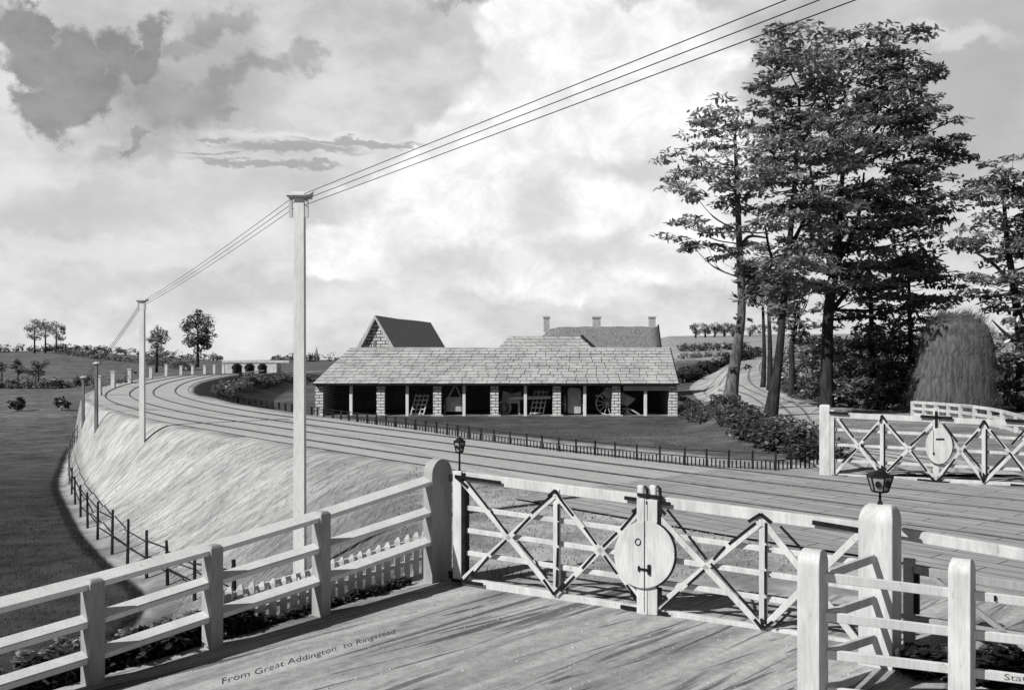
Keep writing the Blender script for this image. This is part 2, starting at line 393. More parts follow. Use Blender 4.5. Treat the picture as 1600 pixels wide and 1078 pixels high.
def build_ground():
    az = np.concatenate([np.arange(-180, -42, 3.0), np.arange(-42, -29, .2), np.arange(-29, -13, .07), np.arange(-13, 42.01, .2), np.arange(45, 180, 3.0)]) * math.pi / 180
    r = [1.5]
    while r[-1] < 3500: r.append(r[-1] * (1.009 if 17 < r[-1] < 60 else (1.013 if r[-1] < 130 else 1.03)))
    r = np.array(r); na, nr = len(az), len(r)
    A, Rr = np.meshgrid(az, r)
    X = Rr * np.sin(A); Y = Rr * np.cos(A)
    Z = H(X, Y)
    x, y, z = X.ravel(), Y.ravel(), Z.ravel(); R = Rr.ravel()
    s, _ = sdist(TRACK, x, y); sC, _ = sdist(CREST, x, y); sF, _ = sdist(FOOT, x, y)
    u = CX + F * x / np.maximum(y, .1)
    tone = np.full(x.shape, .075)
    # left: dark meadow, paler far fields; the bleached bank
    left = sC < 0
    meadow = .05 + .085 * ss(38, 115, R) + .03 * ss(150, 240, R)
    bank = .42 - .12 * (1 - ss(-9, -4, -x - 13 + 0*y)) * 0 + 0 * x
    bank = np.where(sF < .8, .30, bank)
    bt = np.where(sF < -.2, meadow, bank)
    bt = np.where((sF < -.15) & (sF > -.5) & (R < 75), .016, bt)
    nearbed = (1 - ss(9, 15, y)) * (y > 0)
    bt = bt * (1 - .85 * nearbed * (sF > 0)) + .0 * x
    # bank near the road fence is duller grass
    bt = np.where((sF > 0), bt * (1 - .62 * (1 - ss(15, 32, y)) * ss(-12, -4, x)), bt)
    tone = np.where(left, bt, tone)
    # farm side lawn
    farm = (~left) & (s > 3.2)
    ft = .082 + .035 * ss(1.0, 6, x) * (1 - ss(30, 60, y))
    ft = np.where(y > 72, .10, ft)
    rf = ss(11, 16, x - (y - 66) * .22) * (y > 45)
    ft = ft * (1 - rf) + .26 * rf
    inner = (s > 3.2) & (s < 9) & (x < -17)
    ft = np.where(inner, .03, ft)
    ft = np.where((u > 1230) & (y > 20) & (y < 120), .22, ft)
    ft = np.where((s < 4.4) & (y < 60), .33, ft)
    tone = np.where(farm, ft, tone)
    # verge by the rails and strip between gate and rails
    tone = np.where((~left) & (s < -2.9), .34, tone)
    tone = np.where(np.abs(s) < 3.2, .36, tone)
    # far right pale fields
    far = R > 150
    tone = np.where(far & (u > 1000), .30, tone)
    tone = np.where(far & (u <= 1000) & (u > 320), .12, tone)
    tone = np.where(far & (u <= 320), .13, tone)
    streak = np.where(left & (sF > .6), 1.0, .0)
    # smooth jagged class edges over neighbouring vertices
    T = tone.reshape(nr, na); S = streak.reshape(nr, na)
    for _ in range(2):
        for Q in (T, S):
            Q[1:-1, 1:-1] = (Q[1:-1, 1:-1]*2 + Q[:-2, 1:-1] + Q[2:, 1:-1] + Q[1:-1, :-2] + Q[1:-1, 2:]) / 6
    zz = z.copy()
    verts = np.stack([x, y, zz], 1)
    i = np.arange(nr - 1)[:, None] * na + np.arange(na)[None, :]
    j = np.arange(nr - 1)[:, None] * na + (np.arange(na)[None, :] + 1) % na
    quads = np.stack([i, j, j + na, i + na], -1).reshape(-1, 4)[:, ::-1]
    me = bpy.data.meshes.new('ground')
    me.vertices.add(len(verts)); me.vertices.foreach_set('co', verts.astype(np.float32).ravel())
    me.loops.add(quads.size); me.loops.foreach_set('vertex_index', quads.astype(np.int32).ravel())
    me.polygons.add(len(quads)); me.polygons.foreach_set('loop_start', np.arange(0, quads.size, 4, dtype=np.int32))
    me.update(calc_edges=True)
    for nm, arr in (('tone', T), ('streak', S)):
        at = me.attributes.new(nm, 'FLOAT', 'POINT'); at.data.foreach_set('value', arr.ravel().astype(np.float32))
    me.polygons.foreach_set('use_smooth', np.ones(len(quads), bool))
    me.materials.append(ground_mat())
    o = link(bpy.data.objects.new('ground', me)); tag(o, kind='structure')
build_ground()

def ribbon(name, left, right, mat, dz, nx=8, kind='structure', parent=None):
    """a sheet draped on the terrain between two edge polylines of equal length"""
    L = np.array(left); Rr = np.array(right); n = len(L)
    t = np.linspace(0, 1, nx + 1)
    X = L[:, None, 0] * (1 - t) + Rr[:, None, 0] * t; Y = L[:, None, 1] * (1 - t) + Rr[:, None, 1] * t
    Z = H(X, Y) + dz
    mb = MB(); mb.v = [tuple(p) for p in np.stack([X, Y, Z], -1).reshape(-1, 3)]
    w = nx + 1
    mb.f = [(i*w+j, i*w+j+1, (i+1)*w+j+1, (i+1)*w+j) for i in range(n-1) for j in range(nx)]
    o = mb.build(name, mat, parent, smooth=True)
    if kind: tag(o, kind=kind)
    return o
def streak_mat(name, lo, hi, ang, dark=.3, sx=.35, sy=4.0, strokes=False):
    m, nt, b = mat_new(name)
    pos = geo_pos(nt)
    wv = noise(nt, pos, .5, 3)
    a = noise(nt, stretch(nt, pos, ang, sx, sy), 1.0, 6, .6, .4)
    c = noise(nt, stretch(nt, pos, ang + .06, sx*1.1, sy*1.9, (3,1,0)), 1.0, 3, .55, .6)
    g = noise(nt, pos, 9, 6, .7)
    base = maprange(nt, a, .32, .68, lo, hi)
    rut = maprange(nt, c, .34, .43, dark, 1.0)
    fine = maprange(nt, g, .3, .7, .84, 1.13)
    if strokes:   # thin cart scores and muddy tracks
        e = noise(nt, stretch(nt, pos, ang - .05, .55, 9, (7,2,0)), 1.0, 3, .6, .8)
        fine = math_(nt, 'MULTIPLY', fine, maprange(nt, e, .33, .39, .38, 1.0))
        e2 = noise(nt, stretch(nt, pos, ang + .1, .3, 1.5, (1,9,0)), 1.0, 5, .65, .5)
        fine = math_(nt, 'MULTIPLY', fine, maprange(nt, e2, .34, .5, .66, 1.0))
        gr = noise(nt, pos, 60, 3, .6)
        fine = math_(nt, 'MULTIPLY', fine, maprange(nt, gr, .3, .7, .85, 1.12))
    nt.links.new(math_(nt, 'MULTIPLY', math_(nt, 'MULTIPLY', base, rut), fine), b.inputs['Base Color'])
    b.inputs['Roughness'].default_value = .95; b.inputs['Specular IOR Level'].default_value = .05
    bp = N(nt, 'ShaderNodeBump'); bp.inputs['Strength'].default_value = .6; bp.inputs['Distance'].default_value = .03
    nt.links.new(math_(nt, 'ADD', c, math_(nt, 'MULTIPLY', g, .4)), bp.inputs['Height']); nt.links.new(bp.outputs[0], b.inputs['Normal'])
    return m
RD = Vector((.60, .80)); RA = math.atan2(.80, .60)
# road in front of the gate (runs in along the white fence)
nr_ = 16
Lr = [(-4.9 + (4.0 / nr_) * i - .25, 7.4 - .0 + (5.6 / nr_) * i) for i in range(nr_ + 1)]
Lr = [(-8.9 + i * .5 - .2, 1.9 + i * .69) for i in range(17)]
Rr_ = [(2.2 + i * .31, -2 + i * .85) for i in range(17)]
ribbon('road', Lr, Rr_, streak_mat('cart_road', .27, .47, math.radians(45), .38, .22, 2.6, True), .02, 10)
# track bed
tsel = TRACK[(TRACK[:,1] < 175)]
ribbon('railway_bed', offset(tsel, -2.95), offset(tsel, 2.9), streak_mat('ballast', .37, .45, math.atan2(.78,-.63), .92, .12, 1.6), .03, 10)
# planked crossing between the gates
def cross_mat():
    m, nt, b = mat_new('crossing_timbers')
    v = stretch(nt, geo_pos(nt), math.atan2(-.776,.63), 1, 1)
    t = N(nt, 'ShaderNodeTexBrick'); nt.links.new(v, t.inputs['Vector'])
    t.inputs['Scale'].default_value = 1; t.inputs['Brick Width'].default_value = 1.6; t.inputs['Row Height'].default_value = .34
    t.inputs['Mortar Size'].default_value = .014; t.inputs['Color1'].default_value = (.30,)*3+(1,); t.inputs['Color2'].default_value = (.36,)*3+(1,); t.inputs['Mortar'].default_value = (.09,)*3+(1,)
    bw = N(nt, 'ShaderNodeRGBToBW'); nt.links.new(t.outputs['Color'], bw.inputs[0])
    g = maprange(nt, noise(nt, mapping(nt, v, sc=(.5,4,1)), 2, 5), .3, .7, .8, 1.15)
    nt.links.new(math_(nt, 'MULTIPLY', bw.outputs[0], g), b.inputs['Base Color']); b.inputs['Roughness'].default_value = .9
    return m
csel = TRACK[(TRACK[:,0] > 3.4) & (TRACK[:,0] < 18)]
ribbon('level_crossing', offset(csel, -4.9), offset(csel, 3.6), cross_mat(), .045, 6)
# farm lane winding up past the trees
lane_px = [(745,1292,1600),(722,1262,1500),(700,1228,1330),(680,1196,1296),(660,1165,1290),(640,1120,1282),(622,1088,1235),(606,1078,1205),(592,1096,1192),(580,1122,1186),(571,1146,1187),(564,1166,1192),(558,1180,1200)]
LL = [tuple(ground(a, v)[:2]) for v, a, b_ in lane_px]; LR = [tuple(ground(b_, v)[:2]) for v, a, b_ in lane_px]
LLs, LRs = spline(LL, 5), spline(LR, 5)
lane_o = ribbon('farm_lane', LLs, LRs, streak_mat('lane_dust', .30, .46, math.radians(62), .6, .12, 1.2), .06, 8)
rut_m = grey_mat('wheel_rut', .12, .22, 3)
for f0, f1 in ((.22, .26), (.42, .455), (.62, .655), (.80, .83)):
    ribbon('wheel_rut', LLs * (1 - f0) + LRs * f0, LLs * (1 - f1) + LRs * f1, rut_m, .072, 1, 'structure', lane_o)

# ------------------------------------------------------------------ leaves and grass
def scatter_mesh(name, C, A, B, tone, mat, parent=None, tri=False, origin=None):
    """C centres, A half long axis, B half short axis: one small leaf-shaped face each"""
    n = len(C); o0 = np.array(origin_of(parent) if parent is not None else Vector(origin or (0,0,0)))
    C = C - o0
    if tri: V = np.stack([C - B, C + B, C + A], 1); k = 3
    else:
        V = np.stack([C - A, C - A*.25 + B, C + A*.45 + B*.8, C + A, C + A*.3 - B*.9, C - A*.4 - B], 1); k = 6
    me = bpy.data.meshes.new(name)
    me.vertices.add(n*k); me.vertices.foreach_set('co', V.reshape(-1).astype(np.float32))
    me.loops.add(n*k); me.loops.foreach_set('vertex_index', np.arange(n*k, dtype=np.int32))
    me.polygons.add(n); me.polygons.foreach_set('loop_start', np.arange(0, n*k, k, dtype=np.int32))
    me.update(calc_edges=True)
    at = me.attributes.new('tone', 'FLOAT', 'FACE'); at.data.foreach_set('value', np.asarray(tone, np.float32))
    me.materials.append(mat)
    o = link(bpy.data.objects.new(name, me))
    if parent is not None: o.parent = parent
    else: o.location = o0
    return o
def rvec(n):
    v = RNG.normal(size=(n, 3)); return v / np.linalg.norm(v, axis=1)[:, None]
def leaf_axes(n, L, W, out=None, droop=.22, flat=.45):
    a = rvec(n); a[:, 2] *= flat
    if out is not None: a = a + out * .9
    a[:, 2] -= droop; a /= np.linalg.norm(a, axis=1)[:, None]
    up = rvec(n) * .55 + np.array([0, 0, 1.0]); b = np.cross(a, up); b /= np.linalg.norm(b, axis=1)[:, None] + 1e-6
    k = RNG.uniform(.65, 1.35, (n, 1))
    return a * L * k, b * W * k
def foliage(clumps, per, L, W, lo, hi):
    """clumps: (x,y,z, rx,ry,rz): leaves through each clump's volume, denser toward its shell"""
    Cs, As, Bs, Ts = [], [], [], []
    for (x, y, z, rx, ry, rz) in clumps:
        n = max(4, int(per * RNG.uniform(.7, 1.3)))
        d = rvec(n); r = RNG.uniform(.15, 1, (n, 1)) ** .45
        p = d * r * np.array([rx, ry, rz]) + np.array([x, y, z])
        a, b = leaf_axes(n, L, W, d * np.array([1, 1, .3]))
        t = RNG.uniform(lo, hi, n) * RNG.uniform(.7, 1.35); t = np.where(RNG.uniform(size=n) < .10, t * 2.6, t)  # random paler leaves stand for painted glints
        Cs.append(p); As.append(a); Bs.append(b); Ts.append(t)
    return np.concatenate(Cs), np.concatenate(As), np.concatenate(Bs), np.concatenate(Ts)
def crown_clumps(ells, d, n, cr, asp=.42, depth=1.0):
    """clump centres filled into a union of picture-measured ellipses given their distance and true depth"""
    out = []; areas = np.array([a[2]*a[3] for a in ells], float); areas /= areas.sum()
    s = F / d
    for e, w in zip(ells, areas):
        u, v, ru, rv = e
        for _ in range(max(1, int(round(n * w)))):
            th = RNG.uniform(0, 2*math.pi); r = RNG.uniform(0, 1) ** .5
            uu = u + math.cos(th) * r * ru; vv = v + math.sin(th) * r * rv
            dep = d + RNG.uniform(-1, 1) * depth * ru / s * math.sqrt(max(.05, 1 - r*r*.8))
            p = P(uu, vv, d); k = RNG.uniform(.65, 1.3) * cr
            out.append((p.x, dep, p.z, k, k, k * asp))
    return out
def bez(pts): return [Vector(p) for p in spline([tuple(p) for p in pts], 5)]
def tree(label, d, trunk, ells, n_cl, cr, per, L, W, lo, hi, limbs=(), bark='bark', name='tree', group=None, asp=.42, twigs=14, depth=1.0, extra=()):
    b0 = P(trunk[0][0], trunk[0][1], d); g = hz(b0.x, b0.y) - .05
    t = thing(name, (b0.x, b0.y, g), label, 'tree', group)
    s = F / d
    pts = bez([P(u, v, d) for u, v, w in trunk]); rad = np.interp(np.linspace(0, 1, len(pts)), np.linspace(0, 1, len(trunk)), [w / s / 2 for u, v, w in trunk])
    if pts[0].z > g: pts = [Vector((pts[0].x - .05, pts[0].y, g))] + pts; rad = np.concatenate([[rad[0]*1.15], rad])
    mb = MB(); mb.tube(pts, list(rad), 9); mb.build('trunk', M[bark], t, smooth=True)
    cl = crown_clumps(ells, d, n_cl, cr, asp, depth)
    lm = MB()
    for lb in limbs:
        lp = bez([P(u, v, d + k) for u, v, w, k in lb]); lr = np.interp(np.linspace(0, 1, len(lp)), np.linspace(0, 1, len(lb)), [w / s / 2 for u, v, w, k in lb])
        lm.tube(lp, list(lr), 6)
    # twigs from the trunk's upper part to some clumps
    up = pts[len(pts)//3:]
    for c in random.sample(cl, min(twigs, len(cl))):
        e = Vector(c[:3]); below = [q for q in up if q.z < e.z - .1] or up[:1]
        st = min(below, key=lambda q: (q - e).length * 1 + random.random() * 1.5)
        mid = (st + e) / 2 + Vector((0, 0, -.25)) + Vector((random.uniform(-.3,.3), random.uniform(-.3,.3), 0))
        r = max(.012, min(.05, (e - st).length * .012)) * (cr / .9)
        lm.tube(bez([st, mid, e]), [r*1.4]*6 + [r*.6]*5, 5)
    if lm.v: lm.build('limbs', M[bark], t, smooth=True)
    C, A, B, T = foliage(cl, per, L, W, lo, hi)
    if extra:
        e_ = foliage(extra, 12, .11, .06, .03, .07); C, A, B, T = [np.concatenate([x_, y_]) for x_, y_ in zip((C, A, B, T), e_)]
    scatter_mesh('crown', C, A, B, T, M['leaf'], t)
    return t
def shrub(name, label, cat, path, width, height, n_cl, cr, per, L, W, lo, hi, group=None, asp=.75):
    """hedge, bush or undergrowth: path of plan points"""
    pth = spline(path, 8) if len(path) > 2 else np.array([np.array(path[0]) * (1-t) + np.array(path[-1]) * t for t in np.linspace(0, 1, 9)])
    cl = []
    hs = height if hasattr(height, '__len__') else (height, height)
    for _ in range(n_cl):
        f = RNG.uniform(0, len(pth) - 1.001); i = int(f); p = pth[i] * (1 - f + i) + pth[i+1] * (f - i)
        q = p + RNG.normal(size=2) * width * .35
        h = np.interp(f / (len(pth) - 1), np.linspace(0, 1, len(hs)), hs)
        k = cr * RNG.uniform(.6, 1.3)
        cl.append((q[0], q[1], hz(q[0], q[1]) + RNG.uniform(.1, 1) * h * RNG.uniform(.75, 1.1) , k, k, k * asp))
    C, A, B, T = foliage(cl, per, L, W, lo, hi)
    o0 = (pth[len(pth)//2][0], pth[len(pth)//2][1], hz(*pth[len(pth)//2]))
    t = thing(name, o0, label, cat, group)
    scatter_mesh('foliage', C, A, B, T, M['leaf'], t)
    st = MB(); along = [(i / 14) * (len(pth) - 1.001) for i in range(15)]; pts = []
    for q in along:
        i = int(q); p = pth[i] * (1 - q + i) + pth[i+1] * (q - i); g = hz(p[0], p[1])
        hh = float(np.interp(q / (len(pth) - 1), np.linspace(0, 1, len(hs)), hs))
        pts.append((p[0] + random.uniform(-.1,.1) * width, p[1] + random.uniform(-.1,.1) * width, g + hh * (.08 if len(pts) % 2 else .55)))
    st.tube(pts, max(.006, cr * .03), 5); st.build('stem', M['bark'], t)
    return t

# grass on the bank, meadow and lawn
def grass(name, pts, h, w, lo, hi, lean, mul=1.0):
    n = len(pts); z = H(pts[:,0], pts[:,1])
    C = np.stack([pts[:,0], pts[:,1], z - .01], 1)
    hh = h * RNG.uniform(.5, 1.3, (n, 1))
    A = (np.array([lean[0], lean[1], .75]) + RNG.normal(size=(n, 3)) * .22) * hh
    th = RNG.uniform(0, math.pi, n); B = np.stack([np.cos(th), np.sin(th), 0*th], 1) * w
    t = RNG.uniform(lo, hi, n) * mul
    o = scatter_mesh(name, C, A, B, t, M['blade'], None, True)
    tag(o, kind='stuff'); return o
def rand_plan(n, x0, x1, y0, y1): return np.stack([RNG.uniform(x0, x1, n), RNG.uniform(y0, y1, n)], 1)
p = rand_plan(330000, -34, 0, 13, 76); a_, _ = sdist(CREST, p[:,0], p[:,1]); b_, _ = sdist(FOOT, p[:,0], p[:,1])
p = p[(a_ < -.5) & (b_ > .5)]; p = p[RNG.uniform(size=len(p)) < np.clip(22 / p[:,1], .25, 1)]
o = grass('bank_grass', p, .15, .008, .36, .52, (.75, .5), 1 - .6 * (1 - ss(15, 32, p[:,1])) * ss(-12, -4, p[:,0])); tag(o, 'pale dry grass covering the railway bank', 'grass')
p = rand_plan(160000, -30, -6, 9, 50); b_, _ = sdist(FOOT, p[:,0], p[:,1]); p = p[(b_ < -.2) & (RNG.uniform(size=len(p)) < np.clip(18 / p[:,1], .2, 1) * (1 - ss(24, 48, p[:,1])))]
o = grass('meadow_grass', p, .09, .009, .045, .075, (.25, .1)); tag(o, 'short dark grass of the meadow below the bank', 'grass')
p = rand_plan(60000, -22, 14, 27, 66); s_, _ = sdist(TRACK, p[:,0], p[:,1]); p = p[s_ > 4.7]
o = grass('lawn_grass', p, .06, .012, .08, .12, (.1, .1)); tag(o, 'mown dark grass in front of the cart shed', 'grass')
p = rand_plan(12000, -2.5, 4, 13, 26); s_, _ = sdist(TRACK, p[:,0], p[:,1]); a_, _ = sdist(CREST, p[:,0], p[:,1]); p = p[(s_ < -3.2) & (a_ > -.5) & ((p - np.array([-.7, 12.7])) @ np.array([.51, .86]) > .25)]
o = grass('verge_grass', p, .06, .015, .15, .3, (.3, .2)); tag(o, 'trampled grass between the white gate and the rails', 'grass')

# ------------------------------------------------------------------ railway tracks
rails_off = [(-2.05, -.68), (.72, 2.08)]
for k, (a, b) in enumerate(rails_off):
    lab = ['pair of dark rails nearest the white crossing gate', 'pair of dark rails nearest the low black paling fence'][k]
    t = thing('railway_track', (9.0, 17.3, .05), lab, 'railway track', 'railway tracks')
    for off in (a, b):
        pl = offset(tsel, off); mb = MB()
        pts = [Vector((q[0], q[1], hz(q[0], q[1]) + .044)) for q in pl]
        mb.tube(pts, [.015 + .0004 * max(q.y, 0) for q in pts], 6); mb.build('rail', M['rail'], t)

# ------------------------------------------------------------------ road fence at left
FA, FB = (-3.82, 8.97), (-.98, 12.9)
LF = Plane(FA, FB)
lf = thing('post_and_rail_fence', (-3.8, 8.97, 0), 'white three rail wooden fence along the left side of the road', 'fence')
def sq_post(mb, c, w, t, h, pl, z0):
    """square post with chamfered head, faces along and across the fence line"""
    c = Vector((c.x, c.y, 0)); a, n = pl.d3 * w / 2, pl.n3 * t / 2
    up = Vector((0, 0, 1)); vs = []
    for z, k in ((z0, 1), (h - .03, 1), (h, .7)):
        for i, j in ((-1,-1),(1,-1),(1,1),(-1,1)): vs.append(c + a*i*k + n*j*k + up*z)
    fs = [(0,3,2,1),(8,9,10,11)]
    for q in (0, 4):
        for i in range(4): fs.append((q+i, q+(i+1)%4, q+4+(i+1)%4, q+4+i))
    mb.add(vs, fs)
for (u, vt, vb) in ((-95,968,1150),(145,903,1072),(332,850,998),(502,798,946)):
    p, q = LF.pt(u, vb), LF.pt(u, vt)
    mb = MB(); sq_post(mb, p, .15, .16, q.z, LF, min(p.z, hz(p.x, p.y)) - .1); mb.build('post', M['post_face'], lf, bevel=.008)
ends = [-95, 145, 332, 502, 668]
def yrail(k, u):  # measured heights of the three rails
    xs = [-95, 0, 145, 332, 502, 668]
    ys = [[971,947,909,857,806,752],[1038,1012,968,908,855,800],[1099,1063,1024,961,905,846]][k]
    return float(np.interp(u, xs, ys))
for k in range(3):
    for a, b in zip(ends[:-1], ends[1:]):
        mb = MB(); mb.arris(LF.pt(a, yrail(k, a)), LF.pt(b, yrail(k, b)), .062 if k else .066); mb.build('rail', M['white_bright'], lf)
# ------------------------------------------------------------------ pale pickets behind it
PF = Plane(FA, FB, -.45)
pf = thing('picket_fence', (-2.3, 11.9, 0), 'low white paling fence close behind the roadside rails', 'fence')
pk = [(u, t, b) for u, t, b in ((345,919,992),(358,916,986),(375,913,981),(393,909,975),(409,908,970),(426,903,964),(443,900,960),(459,895,955),(473,891,950),(488,885,950),(503,879,947),(519,873,943),(533,870,938),(549,866,932),(562,861,926),(576,857,920),(591,851,914),(605,847,908),(621,839,902),(636,835,896),(650,831,892),(663,827,889))]
for u, vt, vb in pk:
    p, q = PF.pt(u, vb), PF.pt(u, vt); zb = min(p.z, hz(p.x, p.y)) - .05
    wv = random.uniform(.036, .042); hh_ = q.z
    vs = []
    for z, k, sk in ((zb, 1, 0), (hh_ - .05, .95, 0), (hh_, .35, .01)):
        for i, j in ((-1,-1),(1,-1),(1,1),(-1,1)): vs.append((p.x + i*wv*k + sk, p.y + j*wv*.8*k, z))
    fs = [(0,3,2,1),(8,9,10,11)]
    for r in (0, 4):
        for i in range(4): fs.append((r+i, r+(i+1)%4, r+4+(i+1)%4, r+4+i))
    mb = MB(); mb.add(vs, fs); mb.build('picket', M['white'], pf)
for f in (.22, .72):
    mb = MB(); off = PF.n3 * -.025
    def at_(i): u, t, b = pk[i]; return PF.pt(u, t + (b - t) * f) + off
    mb.bar(at_(0), at_(-1), .05, .03, PF.n3); mb.build('rail', M['white_old'], pf)

# ------------------------------------------------------------------ round-headed gate posts
def round_post(name, label, c, pl, w, t, z0, z1, rw, rt, mat='white', group='round headed gate posts'):
    """w along the plane, t across it; head rounded over rw (along) and rt (across)"""
    th_ = thing(name, (c.x, c.y, max(z0, hz(c.x, c.y))), label, 'gate post', group)
    vs, fs = [], []; hh = max(rw, rt)
    rows = [(z0, 1, 1)]
    for k in range(0, 11):
        an = k / 10 * math.pi / 2
        zz = z1 - hh + hh * math.sin(an)
        cw = 1 - (rw / (w/2)) * (1 - math.cos(an)); ct = 1 - (rt / (t/2)) * (1 - math.cos(an))
        rows.append((zz, max(cw, .03), max(ct, .03)))
    for z, kw, kt in rows:
        for i, j in ((-1,-1),(1,-1),(1,1),(-1,1)):
            vs.append(Vector((c.x, c.y, z)) + pl.d3 * (i*w/2*kw) + pl.n3 * (j*t/2*kt))
    fs.append((0,3,2,1)); L = 4*(len(rows)-1); fs.append((L, L+1, L+2, L+3))
    for r in range(len(rows)-1):
        for i in range(4): fs.append((4*r+i, 4*r+(i+1)%4, 4*r+4+(i+1)%4, 4*r+4+i))
    mb = MB().add(vs, fs); mb.build('shaft', M[mat], th_, bevel=.012)
    return th_
bp_c = LF.pt(684, 905)
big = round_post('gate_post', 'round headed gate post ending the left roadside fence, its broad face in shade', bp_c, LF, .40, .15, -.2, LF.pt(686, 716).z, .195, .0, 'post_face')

# ------------------------------------------------------------------ crossing gates
GA, GB = (-.70, 12.7), (3.78, 10.05)
GP = Plane(GA, GB)     # normal points toward... the far side when d runs to the right
def gate_parts(t, pl, W, I, spec, th=.07):
    """spec items: (part name, material, p(u,v), q(u,v), width m, thickness m, offset toward viewer m)"""
    for nm, mt, a, b, w, tk, off in spec:
        mb = MB(); mb.bar(pl.pt(a[0], a[1], 0) - pl.n3 * 0 + TOV(pl) * off, pl.pt(b[0], b[1], 0) + TOV(pl) * off, w, tk, pl.n3)
        mb.build(nm, M[mt], t, bevel=.006 if mt != 'iron' else 0)
def TOV(pl):
    """unit normal of the plane toward the camera"""
    n = pl.n3
    return n if n.y < 0 else -n
g1 = thing('crossing_gate', (-.70, 12.7, 0), 'long white level crossing gate across the road with large oval target board', 'gate', 'level crossing gates')
def T1(u): return 743 + (u - 715) * (824 - 743) / (1345 - 715)
def B1(u): return 906 + (u - 715) * (995 - 906) / (1262 - 715)
def mid(u, f): return T1(u) + (B1(u) - T1(u)) * f
UE = 1378
spec = [('heel_stile', 'white', (718, 735), (718, 909), .13, .12, 0),
        ('top_rail', 'white', (724, T1(724)), (UE, T1(UE)), .125, .075, 0),
        ('bottom_rail', 'white', (724, B1(724)), (UE, B1(UE)), .10, .075, 0)]
for f in (.295, .51, .725):
    spec.append(('rail', 'white', (724, mid(724, f)), (UE, mid(UE, f)), .062, .04, -.01))
for u in (872, 1194):
    spec.append(('upright', 'white', (u, T1(u)), (u, B1(u)), .085, .05, .03))
br = [(728,1,872,0),(728,0,872,1),(872,1,1016,0),(872,0,1012,1),(1016,1,1194,0),(1024,0,1194,1),(1194,1,1345,0),(1194,0,1345,1)]
for a, ea, b, eb in br:
    spec.append(('brace', 'white', (a, B1(a)-5 if ea == 0 else T1(a)+8), (b, B1(b)-5 if eb == 0 else T1(b)+8), .07, .03, .055))
gate_parts(g1, GP, None, None, spec)
# iron straps, then black strips as painted shade along braces and uprights
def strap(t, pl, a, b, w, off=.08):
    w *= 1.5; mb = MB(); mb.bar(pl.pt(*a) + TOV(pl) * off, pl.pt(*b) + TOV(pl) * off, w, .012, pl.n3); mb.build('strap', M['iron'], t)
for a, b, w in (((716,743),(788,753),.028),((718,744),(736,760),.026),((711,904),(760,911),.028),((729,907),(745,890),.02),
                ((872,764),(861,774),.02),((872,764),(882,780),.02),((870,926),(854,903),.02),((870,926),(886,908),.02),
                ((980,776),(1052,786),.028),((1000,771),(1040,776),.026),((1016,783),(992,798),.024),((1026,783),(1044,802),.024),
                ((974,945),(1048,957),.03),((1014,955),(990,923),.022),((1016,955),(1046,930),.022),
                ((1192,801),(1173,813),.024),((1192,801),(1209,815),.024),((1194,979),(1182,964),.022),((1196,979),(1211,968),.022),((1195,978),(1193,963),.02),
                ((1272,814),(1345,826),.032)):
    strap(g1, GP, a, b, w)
def edge(t, pl, a, b, w=.028, off=.074, name='shade_strip'):
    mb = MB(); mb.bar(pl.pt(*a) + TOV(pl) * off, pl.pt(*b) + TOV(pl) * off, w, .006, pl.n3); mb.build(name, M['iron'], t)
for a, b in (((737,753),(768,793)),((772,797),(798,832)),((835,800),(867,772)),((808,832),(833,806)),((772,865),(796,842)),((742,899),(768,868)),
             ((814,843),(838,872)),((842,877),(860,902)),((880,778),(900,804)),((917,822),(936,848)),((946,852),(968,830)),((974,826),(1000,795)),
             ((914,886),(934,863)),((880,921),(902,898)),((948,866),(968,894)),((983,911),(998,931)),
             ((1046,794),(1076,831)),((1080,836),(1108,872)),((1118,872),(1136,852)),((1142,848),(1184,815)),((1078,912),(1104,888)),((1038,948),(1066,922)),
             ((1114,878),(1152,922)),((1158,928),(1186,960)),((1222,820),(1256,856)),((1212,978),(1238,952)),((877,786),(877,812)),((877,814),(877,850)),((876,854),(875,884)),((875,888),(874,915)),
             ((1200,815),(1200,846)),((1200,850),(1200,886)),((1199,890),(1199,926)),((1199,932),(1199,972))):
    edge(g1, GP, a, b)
# target: two boards and an oval disc with hooks, knob and bolt
mb = MB()
def gp(u, v, off): return GP.pt(u, v) + TOV(GP) * off
mb.prism([gp(1000,776,.05), gp(1000,955,.05), gp(1032,958,.05), gp(1032,780,.05)], TOV(GP) * .05)
mb.build('target_backboard', M['white'], g1, bevel=.006)
disc = [gp(1014 + 47*math.cos(a), 863 + 52*math.sin(a), .105) for a in [2*math.pi*k/48 for k in range(48)]]
td = MB().prism(disc, TOV(GP) * .035).build('target_disc', M['white'], g1, bevel=.006)
def sub(name, mat, fn, parent):
    m_ = MB(); fn(m_); return m_.build(name, M[mat], parent)
sub('seam', 'iron', lambda m_: m_.bar(gp(1014.5,775,.145), gp(1014.5,952,.145), .007, .006, GP.n3), td)
sub('bolt', 'iron', lambda m_: (m_.bar(gp(1006,884,.15), gp(1024,887,.15), .02, .02, GP.n3), m_.bar(gp(1022,878,.155), gp(1022,893,.155), .03, .025, GP.n3), m_.bar(gp(1006,880,.15), gp(1006,888,.15), .016, .02, GP.n3)), td)
def ring(m_):
    cs = [gp(1004.5 + 4*math.cos(a), 843 + 5*math.sin(a), .145) for a in [2*math.pi*k/16 for k in range(17)]]
    m_.tube(cs, .006, 6, False)
sub('ring', 'iron', ring, td)
sub('shade_edge', 'iron', lambda m_: m_.tube([gp(1032,820,.11)] + [gp(1014 + 47.8*math.cos(a), 863 + 52.5*math.sin(a), .115) for a in np.radians(np.arange(-66, 67, 6))] + [gp(1032,916,.11)], .014, 6), td)
